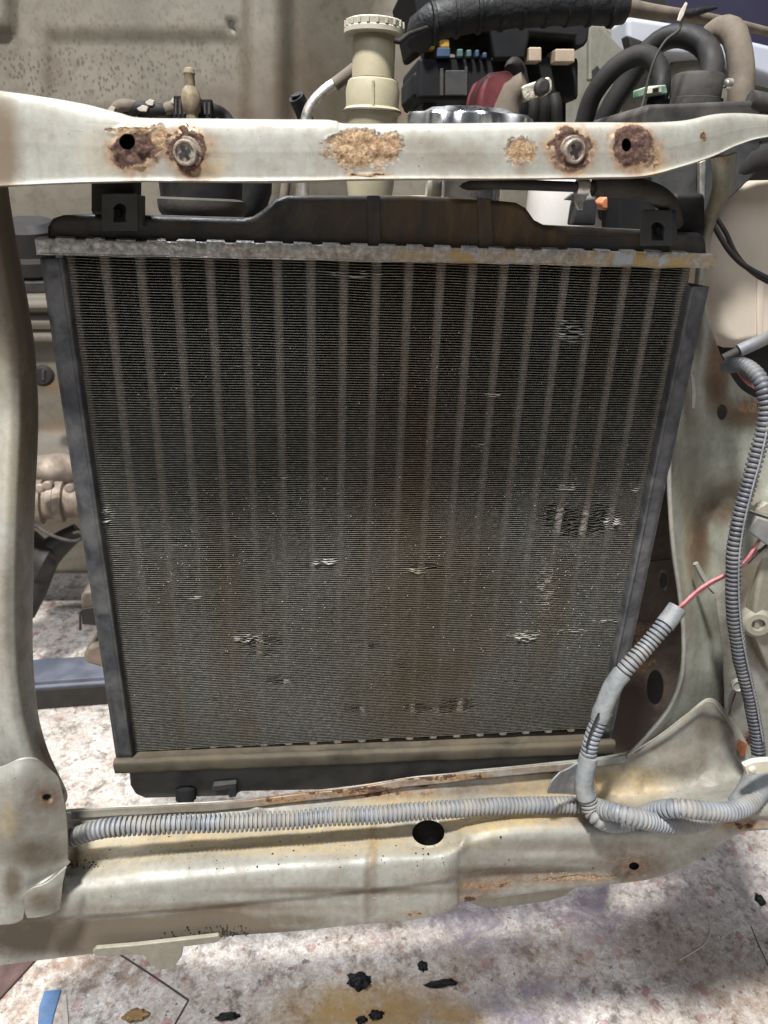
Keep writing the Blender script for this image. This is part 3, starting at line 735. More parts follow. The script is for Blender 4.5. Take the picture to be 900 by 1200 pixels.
# lamp mount: lighter plate under the right conduit
def mount():
    rows = [[(838, 700, -.014), (862, 672, -.020), (890, 645, -.026), (930, 640, -.030)], [(846, 760, -.015), (866, 745, -.022), (890, 735, -.028), (930, 735, -.032)],
            [(848, 800, -.016), (866, 800, -.022), (890, 800, -.028), (930, 800, -.032)], [(851, 845, -.018), (868, 850, -.022), (890, 850, -.028), (930, 850, -.032)], [(868, 872, -.020), (876, 885, -.023), (892, 890, -.028), (930, 890, -.032)]]
    v = surf([[P(*p) for p in r] for r in rows], 70, 50)
    return solid(mobj('lamp_mount_plate', v, grid_faces(70, 50), M['paint'], body, True, with_attrs(v, dirt=[(890, 745, 14, 30, 1.2), (880, 690, 20, 20, .4)], ochre=[(880, 670, 12, 30, .4)], rust=[(877, 868, 7, 9, .7)])), .0015, 1)
mount()
lathe('boss', P(886, 728, -.030), (-.35, -1, .1), [(.011, -.004), (.0105, .004), (.008, .006), (.0045, .0062), (.004, .003)], M['paint_dusty'], body, 24)
prism('ridge_bracket', [P(893, 655, -.028), P(930, 640, -.028), P(930, 800, -.030), P(902, 790, -.036), P(886, 748, -.036), P(884, 715, -.034)], (0, .012, 0), M['paint_dusty'], body, .003)
lathe('plug_ring', P(865, 803, -.0255), (-.2, -1, .1), [(.0048, -.002), (.0048, .0012), (.0040, .0016), (.0034, .0004)], M['paint'], body, 24)
polypx('rust_tab', [(866, 866), (876, 872), (874, 884), (868, 888), (864, 878)], -.030, .001, M['orange'], body, .0004, label='orange rusty tab below the lamp mount')
# fine seam strips of sealer on the apron
tube('sealer_bead', path([(852, 846, -.0215), (856, 830, -.022), (862, 812, -.023)]), .0006, M['rust_plate'], body, 6)
tube('sealer_bead', path([(735, 885, -.0275), (770, 864, -.028), (800, 842, -.028), (822, 826, -.028), (834, 823, -.029), (848, 838, -.0265), (860, 858, -.026)]), .0007, M['paint_dusty'], body, 6)
tube('sealer_bead', path([(815, 660, -.004), (826, 680, -.006), (838, 694, -.009)]), .0020, M['paint'], body, 6)

# ---- brown side rail behind the apron with its holes
def rail():
    rows = [[(700, 560, .055), (740, 560, .05), (780, 560, .048), (830, 560, .05)], [(700, 640, .055), (740, 640, .05), (780, 640, .048), (830, 640, .05)], [(690, 720, .06), (735, 720, .052), (785, 720, .046), (835, 720, .05)],
            [(680, 800, .066), (730, 800, .056), (780, 800, .048), (835, 800, .05)], [(670, 880, .07), (720, 880, .06), (770, 880, .05), (835, 880, .05)], [(670, 930, .07), (720, 930, .06), (770, 930, .05), (835, 930, .05)]]
    v = surf([[P(*p) for p in r] for r in rows], 150, 70); f = grid_faces(150, 70)
    v = wob(v, .0015, 25, 31)
    v, f = cut_holes(v, f, [(778, 681, 5, 10, -.2, .3), (768, 806, 10, 21, -.2, .3)])
    at = with_attrs(v, dirt=[(740, 840, 30, 40, 1.4), (750, 740, 20, 40, .4)], rust=[(745, 760, 20, 30, .45), (740, 660, 14, 30, .3)])
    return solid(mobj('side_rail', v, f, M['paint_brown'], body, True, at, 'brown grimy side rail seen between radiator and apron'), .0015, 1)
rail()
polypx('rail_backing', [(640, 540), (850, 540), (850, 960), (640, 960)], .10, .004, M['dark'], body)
tube('rail_seam', path([(742, 652, .0475), (760, 657, .046), (785, 655, .044)]), .0008, M['dark'], body, 6)

# ---- strap between crossbar end and apron
def strap():
    rows = [[(832, 186, -.012), (842, 184, -.016), (854, 182, -.014), (864, 178, -.006)], [(835, 210, -.006), (842, 210, -.010), (852, 209, -.010), (861, 207, -.002)], [(831, 232, .000), (838, 232, -.004), (846, 233, -.004), (854, 232, .004)],
            [(824, 256, .008), (832, 255, .004), (837, 254, .004), (842, 252, .010)], [(818, 285, .016), (824, 285, .012), (830, 285, .012), (833, 284, .018)], [(812, 350, .024), (816, 350, .022), (820, 350, .022), (824, 350, .026)]]
    v = surf([[P(*p) for p in r] for r in rows], 80, 24)
    return solid(mobj('end_strap', v, grid_faces(80, 24), M['paint_green'], body, True, with_attrs(v, dirt=[(835, 240, 20, 40, .9)], rust=[(845, 186, 8, 8, .4)])), .0016, 1)
strap()

# ---- rear wall of the engine bay
def bay_wall():
    Y = .80
    xs = np.linspace(-220, 760, 190); ys = np.linspace(-140, 640, 150)
    q0 = [(x, y) for x in xs for y in ys]
    v = np.array([tuple(P(x, y, Y)) for x, y in q0]); q = np.array(q0)
    def sm(a, b, t): u = np.clip((t - a) / (b - a), 0, 1); return u * u * (3 - 2 * u)
    # embossed panel, upper left pad, right-hand step
    v[:, 1] -= .020 * (1 - sm(8, 22, q[:, 0])) * (1 - sm(28, 46, q[:, 1]))
    rec = sm(48, 62, q[:, 0]) * (1 - sm(276, 290, q[:, 0])) * sm(33, 50, q[:, 1]) * (1 - sm(150, 170, q[:, 1]))
    v[:, 1] += .006 * rec
    v[:, 1] -= .03 * sm(284, 300, q[:, 0]) * (1 - sm(322, 345, q[:, 0])) * (q[:, 1] < 400)
    v[:, 1] += .10 * sm(330, 470, q[:, 0])
    # ledges low down, seen in the gap beside the pillar
    for (y0, d) in ((358, .03), (376, .03), (392, .03)):
        v[:, 1] -= d * np.exp(-((q[:, 1] - y0) / 5)**2)
    v[:, 1] -= .10 * sm(500, 560, q[:, 1])
    at = with_attrs(v, dirt=[(200, 135, 130, 14, 1.2), (340, 100, 60, 50, .75), (260, 120, 50, 20, .8), (60, 80, 14, 40, .5), (90, 355, 50, 8, .7), (70, 385, 50, 10, .7), (80, 560, 60, 50, .9), (380, 120, 40, 40, .6), (60, 300, 30, 30, .4), (52, 445, 14, 12, .9), (80, 600, 80, 30, 1.2), (440, 110, 60, 60, .6)],  # first spot simply darkens the wall along the crossbar's upper edge
                    rust=[(62, 452, 7, 8, .6), (70, 500, 20, 10, .3), (480, 125, 14, 14, .5)])
    at['mottle'] = np.clip(spots(v, [(120, 85, 150, 36, 1), (30, 95, 60, 40, 1), (240, 70, 60, 30, .8), (160, 20, 160, 30, .45)]), 0, 1)
    f = [g[::-1] for g in grid_faces(190, 150)]
    v, f = cut_holes(v, f, [(271.5, 29.5, 4, 5, 0, 2)])
    o = mobj('engine_bay_wall', v, [g[::-1] for g in f], M['wall'], body, True, at, 'beige mottled sheet metal wall at the back of the engine bay')
    return solid(o, .004, 1)
bay_wall()
polypx('wall_backing', [(-240, -160), (780, -160), (780, 640), (-240, 640)], .98, .01, M['dark'], body)

# ================================================================== RADIATOR
rad = thing('radiator', 'dusty black car radiator with dented fins and plastic tanks', 'radiator', (0, .01, -.04))
XW = .185; HZ = .3475
TX = np.linspace(-.1745, .1745, 20)
dents = [  # px, py, rx, ry, strength, kind (0 folded over, 1 torn open)
    (668, 388, 17, 13, 1.0, 0), (655, 605, 22, 14, 1, 1), (700, 608, 24, 18, 1, 1), (672, 620, 26, 10, .9, 1), (718, 612, 10, 8, 1, 0), (305, 752, 26, 7, 1, 1), (290, 748, 14, 5, 1, 0), (615, 745, 18, 6, 1, 0),
    (500, 664, 18, 4, .9, 1), (488, 668, 14, 3, 1, 0), (380, 657, 14, 4, 1, 0), (366, 664, 10, 3, 1, 1), (420, 832, 12, 6, 1, 1), (488, 830, 14, 6, 1, 1), (538, 826, 22, 8, 1, 1), (520, 832, 26, 5, .8, 1), (418, 320, 36, 4, 1, 0),
    (581, 461, 13, 3, 1, 0), (325, 798, 16, 6, .9, 1), (124, 605, 7, 12, .9, 0), (665, 570, 12, 5, .7, 0), (745, 570, 5, 8, .8, 0), (310, 765, 16, 4, .8, 1), (640, 690, 12, 30, .25, 0), (436, 757, 7, 4, .9, 1), (400, 305, 8, 3, .5, 0),
    (230, 700, 8, 3, .4, 0), (560, 520, 10, 3, .4, 0), (330, 560, 8, 3, .4, 0), (670, 738, 26, 2.2, .4, 0), (710, 727, 18, 2.2, .4, 0), (205, 640, 6, 3, .4, 0), (250, 820, 10, 3, .5, 1), (600, 800, 10, 3, .5, 1), (470, 780, 8, 3, .5, 1), (180, 560, 6, 3, .5, 1), (520, 400, 6, 3, .5, 1), (280, 430, 8, 3, .5, 0), (620, 650, 8, 4, .6, 1)]
def fins():
    n = 234; nx = 176
    xs = np.linspace(-XW + .0080, XW - .0080, nx)
    zz = np.linspace(.010, .3525, n)
    pit = zz[1] - zz[0]
    fcs = []
    for i in range(nx - 1):
        a, b = i * 4, (i + 1) * 4
        fcs += [(a, b, b + 1, a + 1), (a + 1, b + 1, b + 2, a + 2), (a + 3, b + 3, b, a), (a + 2, b + 2, b + 3, a + 3)]
    cam_ = CLn
    for k, z in enumerate(zz):
        ctr = np.stack([xs, np.zeros(nx), np.full(nx, z)], 1)
        q = to_px(ctr)
        dz = .00018 * np.sin(xs * 95 + k * .11) * math.sin(k * .03 + 1) + .00002 * RNG.standard_normal(nx) + .00016 * np.array([mnoise.noise(Vector((x * 45, z * 45, 0))) for x in xs])
        dy = .00005 * RNG.standard_normal(nx)
        th = np.full(nx, .00009) + .000012 * RNG.standard_normal(nx).clip(-1, 2)
        tw = np.zeros(nx)
        for (px, py, rx, ry, s, kind) in dents:
            if abs(q[:, 1] - py).min() > ry * 2.2: continue
            g = np.exp(-(((q[:, 0] - px) / rx)**2 + ((q[:, 1] - py) / ry)**2)**2) * s
            jit = np.array([mnoise.noise(Vector((x * 260, z * 420, px))) for x in xs])
            if kind == 0:
                tw += g * np.clip(.0003 + .0022 * jit, 0, .0013)              # front edge folded down: its broad face shows
                dy -= g * .0006 * (1 + jit)
            else:
                dz += g * pit * 1.5 * jit
                dy += g * .0005 * (1 + .5 * jit)
                th = th * (1 - .7 * g)
        # vertices: front top, front bottom, mid, back
        V = np.empty((nx, 4, 3))
        V[:, 0] = np.stack([xs, dy, z + dz - tw * .2 + th], 1)
        V[:, 1] = np.stack([xs, dy - tw * .55, z + dz - tw - th], 1)
        V[:, 2] = np.stack([xs, np.full(nx, .018), np.full(nx, z - .0001)], 1)
        V[:, 3] = np.stack([xs, np.full(nx, .018), np.full(nx, z + .0001)], 1)
        o = mobj('fin', V.reshape(-1, 3), fcs, M['fin'], rad, False)
        o.data.materials.append(M['fin_edge'])
        o.data.polygons.foreach_set('material_index', ([1, 0, 0, 0] * (nx - 1)))
fins()
# the flat water tubes, two shared meshes in a row
tm = None
for i, x in enumerate(TX):
    if tm is None:
        prof = [(-.0030, .005), (-.0029, .0026), (-.0021, .0017), (0, .0015), (.0021, .0017), (.0029, .0026), (.0030, .005), (.0022, .0165), (-.0022, .0165)]
        V = [(a, b, z) for z in np.linspace(.006, .3525, 30) for a, b in prof]
        o = mobj('water_tube', [(a + x, b, z) for a, b, z in V], grid_faces(30, len(prof), True), M['tube'], rad, True, angle=50)
        tm = o.data; z0 = WLOC[o.name].copy()
    else:
        o = bpy.data.objects.new('water_tube', tm); link(o, rad, (x, z0.y, z0.z))
# thin turned-up tabs between the fins, far too many to count
V, F = [], []
for i in range(19):
    for t in (.2, .35, .5, .65, .8):
        x = TX[i] + (TX[i + 1] - TX[i]) * t + random.gauss(0, .0003)
        pts = [(x + random.gauss(0, .00012), z) for z in np.linspace(.01, .347, 60)]
        for a, b in zip(pts[:-1], pts[1:]):
            if random.random() < .25: continue
            s = len(V); w = .00011
            V += [(a[0] - w, .0022, a[1]), (a[0] + w, .0022, a[1]), (b[0] + w, .0022, b[1]), (b[0] - w, .0022, b[1]), (a[0], .0034, a[1]), (b[0], .0034, b[1])]
            F += [(s, s + 1, s + 2, s + 3), (s + 1, s + 4, s + 5, s + 2), (s + 4, s, s + 3, s + 5)]
tag(mobj('louvre_tabs', V, F, M['fin'], rad, False), kind='stuff')
# specks of grit and dead insects caught on the fins
V, F = [], []
cl = [(random.uniform(.05, .32), random.uniform(-.16, .16)) for _ in range(14)]
for i in range(1500):
    if random.random() < .35:
        c = random.choice(cl); z = c[0] + random.gauss(0, .012); x = c[1] + random.gauss(0, .010)
    elif random.random() < .09:
        pq = P(642 + random.gauss(0, 9), 690 + random.gauss(0, 26), 0); x, z = pq.x, pq.z
    else: x = random.uniform(-.172, .172); z = .012 + .33 * random.betavariate(2.6, 2.6)
    if not (.01 < z < .345 and abs(x) < .175): continue
    r = random.choice([.00014, .00016, .0002, .00024, .00036]) * random.uniform(.7, 1.2)
    s = len(V); c = Vector((x, -.0001, z))
    for d in ((1, 0, 0), (-1, 0, 0), (0, -.8, 0), (0, 0, 1), (0, 0, -1)):
        V.append(c + Vector(d) * r * random.uniform(.6, 1.5))
    F += [(s, s + 2, s + 3), (s + 2, s + 1, s + 3), (s + 1, s + 2, s + 4), (s + 2, s, s + 4)]
M['grit'] = plain('pale_grit', (.46, .44, .40), .8, .5, 900)
tag(mobj('grit', V, F, M['grit'], rad, False), kind='stuff')
# fan shroud closing the back of the core
box('fan_shroud', (-.182, .024, .004), (.182, .03, .353), M['dark'], rad, .002)

def channel(name, x0, x1, z0, z1, mat, tilt=0):
    """side plate: C-channel with folded front lip"""
    s = 1 if x1 > x0 else -1
    rows = []
    for t in np.linspace(0, 1, 14):
        z = z0 + (z1 - z0) * t
        wv = .0004 * math.sin(t * 9 + s)
        rows.append([(x1, .021, z), (x1, -.001 + wv, z), (x1 - s * .0012, -.0038 + wv, z), (x1 - s * .003, -.0046 + wv, z), ((x0 + x1) / 2, -.0046 + wv, z), (x0 + s * .0012, -.0044 + wv, z), (x0, -.0036 + wv, z), (x0, .016, z)])
    v = surf(rows, 40, 40)
    f = grid_faces(40, 40)
    o = mobj(name, v, f if s > 0 else [g[::-1] for g in f], mat, rad, True)
    return solid(o, .0010, -1)
channel('side_plate', -.1762, -.1868, .004, .3470, M['side_plate'])
channel('side_plate', .1762, .1868, .004, .3420, M['side_plate'])
lathe('paint_chip', (.1815, -.0052, .302), (0, -1, 0), [(.0014, 0), (.0009, .0003)], M['rubber_tan'], rad, 10)

# headers: pressed aluminium trays
def header(name, stations, prof, label=None, ochre=(), nu=200):
    rows = [[Vector((x, y, zb + z)) for (y, z) in prof] for (x, zb) in stations]
    v = surf(rows, nu, 64, True)
    v = wob(v, .0005, 60, 17)
    f = [g[::-1] for g in grid_faces(nu, 64, True)]
    n = 64; f.append(tuple(range(n))[::-1]); f.append(tuple(range((nu - 1) * n, nu * n)))
    return mobj(name, v, f, M['alu'] if name == 'top_header' else M['tray'], rad, True, {'ochre': spots(v, ochre)}, label, angle=60)
def zh(x): return .3485 + (x + .19) / .38 * .0040
tprof = [(-.0075, .0), (-.0085, .0012), (-.0085, .0040), (-.0085, .0066), (-.0078, .0078), (-.0050, .0080), (.01, .0080), (.040, .0078), (.040, .0), (.01, -.0002)]
header('top_header', [(x, zh(x)) for x in np.linspace(-.1870, .1850, 9)], tprof, 'scuffed aluminium top header strip turning brown on the right', ochre=[(600, 300, 160, 18, .9), (780, 305, 90, 18, 1), (400, 296, 100, 18, .35), (330, 292, 60, 14, .3)])
def zb(x): return .0010 - (x + .19) / .38 * .0065
bprof = [(-.0085, .0105), (-.0115, .0098), (-.0125, .0075), (-.0125, .0020), (-.0118, -.0002), (-.009, -.0010), (.01, -.0012), (.040, -.001), (.040, .006), (.01, .0072), (-.004, .0080)]
header('bottom_header', [(x, zb(x)) for x in np.linspace(-.1870, .1870, 9)], bprof, 'brownish bottom header tray', ochre=[(430, 890, 400, 40, 1)])
# crimp tabs folded over the tank flange
tb = None
for k in range(23):
    x = -.172 + k * .0152
    z = zh(x) + .0076
    if tb is None:
        V = [(-.0048, -.0086, -.002), (.0048, -.0086, -.002), (.0048, -.0084, .0006), (-.0048, -.0084, .0006), (-.0044, -.0066, .0014), (.0044, -.0066, .0014), (.0042, -.0015, .0018), (-.0042, -.0015, .0018), (-.0042, -.0015, .0012), (.0042, -.0015, .0012), (.0048, -.006, -.002), (-.0048, -.006, -.002)]
        F = [(0, 1, 2, 3), (3, 2, 5, 4), (4, 5, 6, 7), (7, 6, 9, 8), (8, 9, 10, 11), (0, 3, 4, 7, 8, 11), (1, 10, 9, 6, 5, 2), (0, 11, 10, 1)]
        o = mobj('crimp_tab', [(a + x, b, c + z) for a, b, c in V], F, M['alu'], rad, False); tb = o.data; off = WLOC[o.name] - Vector((x, 0, z))
    else:
        o = bpy.data.objects.new('crimp_tab', tb); link(o, rad, Vector((x, 0, z)) + off)
# top tank
def tank(name, outline, y0, y1, mat, rnd, label=None):
    return prism(name, outline, (0, y1 - y0, 0), mat, rad, rnd, label, seg=4)
TY = -.0045
ol = [(54, 288), (54, 266), (60, 256), (72, 252), (110, 251), (284, 256), (296, 254), (308, 246), (322, 233), (336, 229), (480, 229), (560, 233), (606, 237), (618, 244), (628, 258), (640, 264), (740, 269), (822, 273), (829, 280), (831, 303)]
tank('top_tank', [P(x, y, TY) for x, y in ol], TY, .036, M['black_plastic'], .0035, 'black plastic top tank with a raised middle')
polypx('tank_rib', [(560, 232), (575, 233), (580, 300), (562, 298)], TY - .0012, .003, M['black_plastic'], rad, .0005)
polypx('tank_rib', [(430, 229), (445, 229), (447, 295), (432, 294)], TY - .0010, .003, M['black_plastic'], rad, .0005)
polypx('label_patch', [(664, 276), (730, 278), (729, 292), (666, 291)], TY - .0006, .003, M['black_bracket'], rad, .0004)
# bottom tank
ol = [(150, 898), (152, 922), (158, 932), (170, 937), (276, 934), (282, 929), (420, 926), (560, 918), (640, 909), (716, 900), (718, 876)]
tank('bottom_tank', [P(x, y, -.004) for x, y in ol], -.004, .036, M['tank_dusty'], .003, 'black plastic bottom tank')
# drain plug and its bracket
lathe('drain_plug', P(218, 930, -.006), (0, -.5, -1), [(.004, -.006), (.0075, -.004), (.0075, .004), (.0058, .005), (.0058, .009)], M['black_box'], rad, 18)
prism('drain_bracket', [P(250, 921, -.012), P(277, 918, -.012), P(277, 934, -.012), P(268, 935, -.012), P(268, 926, -.012), P(248, 928, -.012)], (0, .006, 0), M['black_bracket'], rad, .0008)

# mounting clips with a keyhole
def keyhole_plate(name, x0, y0, x1, y1, Y, hx, hy, hr, hl, parent, label=None):
    """plate with an arched slot: outer ring bridged to inner ring"""
    n = 32
    inner = []
    for k in range(n):
        a = 2 * math.pi * k / n
        dx, dy = math.sin(a), -math.cos(a)
        if dy < 0: inner.append((hx + dx * hr, hy + dy * hr))
        else:
            inner.append((hx + max(-1, min(1, dx * 1.5)) * hr * .86, hy + min(1, dy * 1.5) * hl))
    def outer(k):
        a = 2 * math.pi * k / n; dx, dy = math.sin(a), -math.cos(a)
        m = max(abs(dx), abs(dy)); cx, cy = (x0 + x1) / 2, (y0 + y1) / 2
        return (cx + dx / m * (x1 - x0) / 2, cy + dy / m * (y1 - y0) / 2)
    out = [outer(k) for k in range(n)]
    V = [P(x, y, Y) for x, y in out] + [P(x, y, Y) for x, y in inner]
    F = [(k, (k + 1) % n, n + (k + 1) % n, n + k) for k in range(n)]
    o = mobj(name, V, [f[::-1] for f in F], M['black_bracket'], parent, False, label=label)
    solid(o, .0035, -1); bevel(o, .0005)
    return o
for (x0, y0, x1, y1, hx, hy) in ((119, 227, 161, 270, 140, 246), (753, 246, 789, 288, 771, 268)):
    c = keyhole_plate('mounting_clip', x0, y0, x1, y1, -.016, hx, hy, 8, 14, rad, 'charcoal plastic clip with an arched slot')
    boxpx('clip_side', x1 - 2, y0 + 2, x1 + 5, y1 - 4, -.0125, .010, M['black_bracket'], c, .0008)
    boxpx('clip_pocket', x0 + 3, y0 + 4, x1 - 3, y1 - 3, -.0085, .002, M['dark'], c)
    lathe('clip_pin', P(hx - 1, hy + 3, -.0085), (0, -1, .1), [(.0022, 0), (.0022, .004), (.0012, .0046)], M['black_box'], c, 12)
boxpx('rubber_mount', 106, 190, 156, 252, -.008, .022, M['rubber'], rad, .002)
boxpx('rubber_mount', 790, 226, 828, 276, .004, .018, M['rubber'], rad, .003)
# filler neck and cap
nk = lathe('filler_neck', P(551, 236, .022), (0, 0, 1), [(.017, -.004), (.017, .012), (.021, .013), (.021, .027)], M['chrome'], rad, 32)
capb = P(551, 146, .022)
cp = lathe('radiator_cap', capb, (0, -.05, 1), [(.030, -.006), (.0325, -.005), (.0325, .0032), (.0315, .0045), (.024, .0052), (.020, .0074), (.012, .0082), (.004, .0084)], M['chrome'], nk, 96, label='ribbed metal radiator cap', lobes=(8, .09))
# ================================================================== OVERFLOW HOSE UNDER THE CROSSBAR
oh = thing('overflow_hose', 'thin grey overflow hose running right under the crossbar', 'hose', P(650, 225, -.012))
tube('hose', path([(536, 219, .012), (570, 216, 0), (620, 217, -.012), (680, 219, -.016), (705, 218.5, -.017)]), .0026, M['rubber_grey'], oh, 12)
tube('hose_sleeve', path([(696, 218, -.017), (720, 219, -.017), (750, 222, -.016), (772, 230, -.012), (784, 242, -.006), (790, 262, .004)]), .0052, M['rubber_grey'], oh, 14)
cl_ = lathe('clamp', P(675, 219.5, -.0155), (1, 0, 0), [(.0040, 0), (.0042, .0005), (.0042, .0062), (.0040, .0067)], M['steel'], oh, 20)
polypx('clamp_leg', [(676, 222), (690, 222), (688, 231), (684, 238), (684, 246), (677, 246), (673, 236)], -.018, .002, M['steel'], oh, .0005)
pt = thing('mount_post', 'short black plastic post standing on the tank below the hose clamp', 'post', P(685, 262, .004))
polypx('post', [(671, 264), (674, 244), (676, 234), (696, 232), (700, 238), (698, 264)], .002, .010, M['black_bracket'], pt, .001)
polypx('post_fin', [(662, 234), (672, 226), (678, 236)], .004, .003, M['black_bracket'], pt, .0004)

# ================================================================== WIRING HARNESS
har = thing('wiring_harness', 'grey corrugated wiring loom lying along the lower crossmember', 'wiring loom', P(690, 960, -.06))
RC = .0060; RG = (.0031, .34)
Yc = -.0605
tube('conduit', path([(60, 990, -.057), (82, 982, -.058), (105, 974, -.060), (135, 969, -.061), (200, 966, -.061), (300, 963, -.0605), (400, 957, -.0595), (500, 950.5, -.058), (600, 944.5, -.056), (650, 943, -.056), (690, 945, -.060), (715, 950, -.084), (745, 958, -.092), (775, 966, -.089), (805, 967, -.083), (830, 960, -.078), (850, 950, -.073), (868, 938, -.068)]), RC, M['conduit'], har, 16, RG, label='long grey conduit along the crossmember')
tube('conduit', path([(684, 912, -.066), (687, 930, -.069), (692, 948, -.073), (703, 960, -.079), (720, 965, -.076), (742, 961, -.075), (762, 953, -.079), (790, 947, -.091), (820, 949, -.095), (850, 951, -.093), (872, 945, -.086), (885, 934, -.078), (892, 922, -.072)]), .0061, M['conduit'], har, 16, RG)
tube('conduit', path([(852, 430, .010), (868, 427, -.004), (884, 436, -.018), (895, 455, -.028), (896, 490, -.034), (887, 530, -.038), (876, 570, -.041), (866, 612, -.044), (860.5, 655, -.046), (859.5, 700, -.048), (863, 745, -.050), (872, 790, -.052), (881, 830, -.054), (888, 870, -.058), (891, 900, -.062), (892, 930, -.066)]), .0046, M['conduit_dark'], har, 16, (.0031, .26), label='dark grey conduit dropping down the right side')
tube('conduit', path([(791, 717, -.036), (778, 733, -.040), (760, 754, -.044), (740, 776, -.048), (726, 793, -.050), (716, 806, -.052)]), .0056, M['conduit'], har, 16, RG, label='short conduit branch leaning across the radiator corner')
tube('conduit', path([(709, 832, -.055), (699, 852, -.057), (692, 872, -.060), (688, 893, -.063), (686, 908, -.065)]), .0054, M['conduit'], har, 16, RG)
tube('tape_wrap', path([(794, 712, -.0355), (787, 722, -.0375), (779, 732, -.040)]), .0062, M['tape'], har, 14)
tube('tape_wrap', path([(729, 789, -.050), (720, 801, -.0515), (713, 815, -.0535), (707, 830, -.055), (702, 844, -.0565)]), [.0064, .0060, .0064, .0058, .0066, .0058], M['tape'], har, 14)
tube('tape_wrap', path([(690, 886, -.063), (686, 904, -.0655), (684, 920, -.068), (687, 934, -.0705)]), [.0062, .0066, .0062, .0066], M['tape'], har, 14)
tube('tape_wrap', path([(862, 947, -.076), (876, 936, -.074), (886, 922, -.071), (892, 905, -.068), (896, 890, -.064)]), [.0075, .0095, .0105, .0098, .0082], M['tape'], har, 16)
tube('tape_wrap', path([(880, 938, -.072), (896, 938, -.072), (925, 930, -.070)]), [.009, .0105, .010], M['tape'], har, 16)
tube('conduit_slit', path([(901, 470, -.033), (899, 500, -.039), (892, 535, -.043), (881, 575, -.046), (871.5, 616, -.049), (866, 657, -.051), (866, 700, -.053), (869.5, 743, -.055), (878, 787, -.057), (887, 828, -.059), (894, 868, -.063)]), .00055, M['tape'], har, 6)  # pale strand along the seam, its colour standing in for a highlight
tube('conduit_slit', path([(702, 836, -.0615), (693, 856, -.063), (687, 876, -.066)]), .0008, M['dark'], har, 6)
# torn flap of the clip behind the branch
def flap():
    rows = [[(642, 930, -.070), (643, 926, -.072), (647, 916, -.074), (656, 906, -.072)], [(655, 930, -.064), (656, 922, -.066), (661, 911, -.068), (668, 900, -.067)], [(668, 931, -.062), (669, 921, -.063), (673, 908, -.064), (678, 894, -.064)], [(684, 932, -.064), (684, 921, -.065), (685, 908, -.065), (687, 893, -.064)]]
    v = surf([[P(*p) for p in r] for r in rows], 40, 30)
    return solid(mobj('clip_flap', v, grid_faces(40, 30), M['tape'], har, True, label='curled grey tape flap beside the branch'), .0009, 1)
flap()
# cable tie
ct = polypx('cable_tie', [(872, 898), (884, 893), (905, 891), (930, 886), (930, 898), (905, 904), (890, 908), (876, 909)], -.0835, .004, M['white_plastic'], har, .0008)
lathe('tie_pin', P(881, 901, -.0835), (0, -1, 0), [(.0024, 0), (.0024, .0012), (.0014, .0018)], M['white_plastic'], ct, 14)
# red wires leaving the branch, and the plug
tube('wire', path([(788, 719, -.037), (800, 708, -.038), (815, 694, -.037), (832, 682, -.036), (850, 673, -.036), (872, 658, -.034), (884, 642, -.032), (892, 630, -.031)]), .0011, M['red_wire'], har, 8, label='pink red wire from the cut conduit end')
tube('wire', path([(789, 721, -.036), (803, 708, -.036), (818, 695, -.035), (835, 683, -.034), (852, 674, -.034), (875, 658, -.032), (888, 644, -.030)]), .0010, M['red_wire'], har, 8)
tube('wire', path([(876, 660, -.032), (888, 648, -.032), (902, 636, -.032), (920, 622, -.032)]), .0009, M['dark'], har, 8)
tube('wire', path([(866, 436, .004), (876, 448, -.006), (890, 456, -.010), (905, 456, -.010)]), .0012, M['red_wire'], har, 8)
pl = polypx('plug', [(876, 622), (888, 606), (925, 618), (925, 636), (900, 640)], -.036, .012, M['conduit'], har, .001, label='grey wiring plug at the right edge')
for k in range(3):
    polypx('plug_rib', [(884 + k * 5, 600 - k * 3), (888 + k * 5, 596 - k * 3), (925, 606 - k * 4), (925, 610 - k * 4)], -.034, .006, M['cream_cap'], pl, .0005)

# ================================================================== ENGINE BAY THINGS BEHIND THE CROSSBAR
# filler bottle
bt = thing('filler_bottle', 'cream plastic filler neck with a ribbed cap behind the crossbar', 'bottle', P(437, 220, .16))
B0 = P(437, 100, .16)
sc = (P(467, 100, .16) - P(407, 100, .16)).length / 60
def bz(py): return (P(437, py, .16).z - B0.z)
lathe('neck', B0, (0, 0, 1), [(23.5 * sc, bz(100)), (24, 0)][:0] + [(24.5 * sc, bz(96)), (24.5 * sc, bz(46)), (23 * sc, bz(40))], M['cream'], bt, 36)
lathe('bottle_body', B0, (0, 0, 1), [(24 * sc, bz(250)), (29 * sc, bz(215)), (30 * sc, bz(140)), (31 * sc, bz(136)), (34 * sc, bz(133)), (34 * sc, bz(130)), (31 * sc, bz(127)), (31.5 * sc, bz(108)), (29 * sc, bz(96)), (25 * sc, bz(92.5))], M['cream'], bt, 40)
lathe('seam_ring', B0, (0, 0, 1), [(31 * sc, bz(134)), (34.5 * sc, bz(132.5)), (34.5 * sc, bz(130.5)), (31 * sc, bz(129))], M['rubber_tan'], bt, 40)
lathe('neck_ring', B0, (0, 0, 1), [(24 * sc, bz(97)), (27 * sc, bz(95)), (27 * sc, bz(93.5)), (24 * sc, bz(92))], M['rubber_tan'], bt, 40)
cb = lathe('bottle_cap', B0, (0, 0, 1), [(33 * sc, bz(43)), (34.5 * sc, bz(41.5)), (34.5 * sc, bz(36)), (32.5 * sc, bz(34.5)), (33 * sc, bz(27)), (31 * sc, bz(25))], M['cream_cap'], bt, 40)
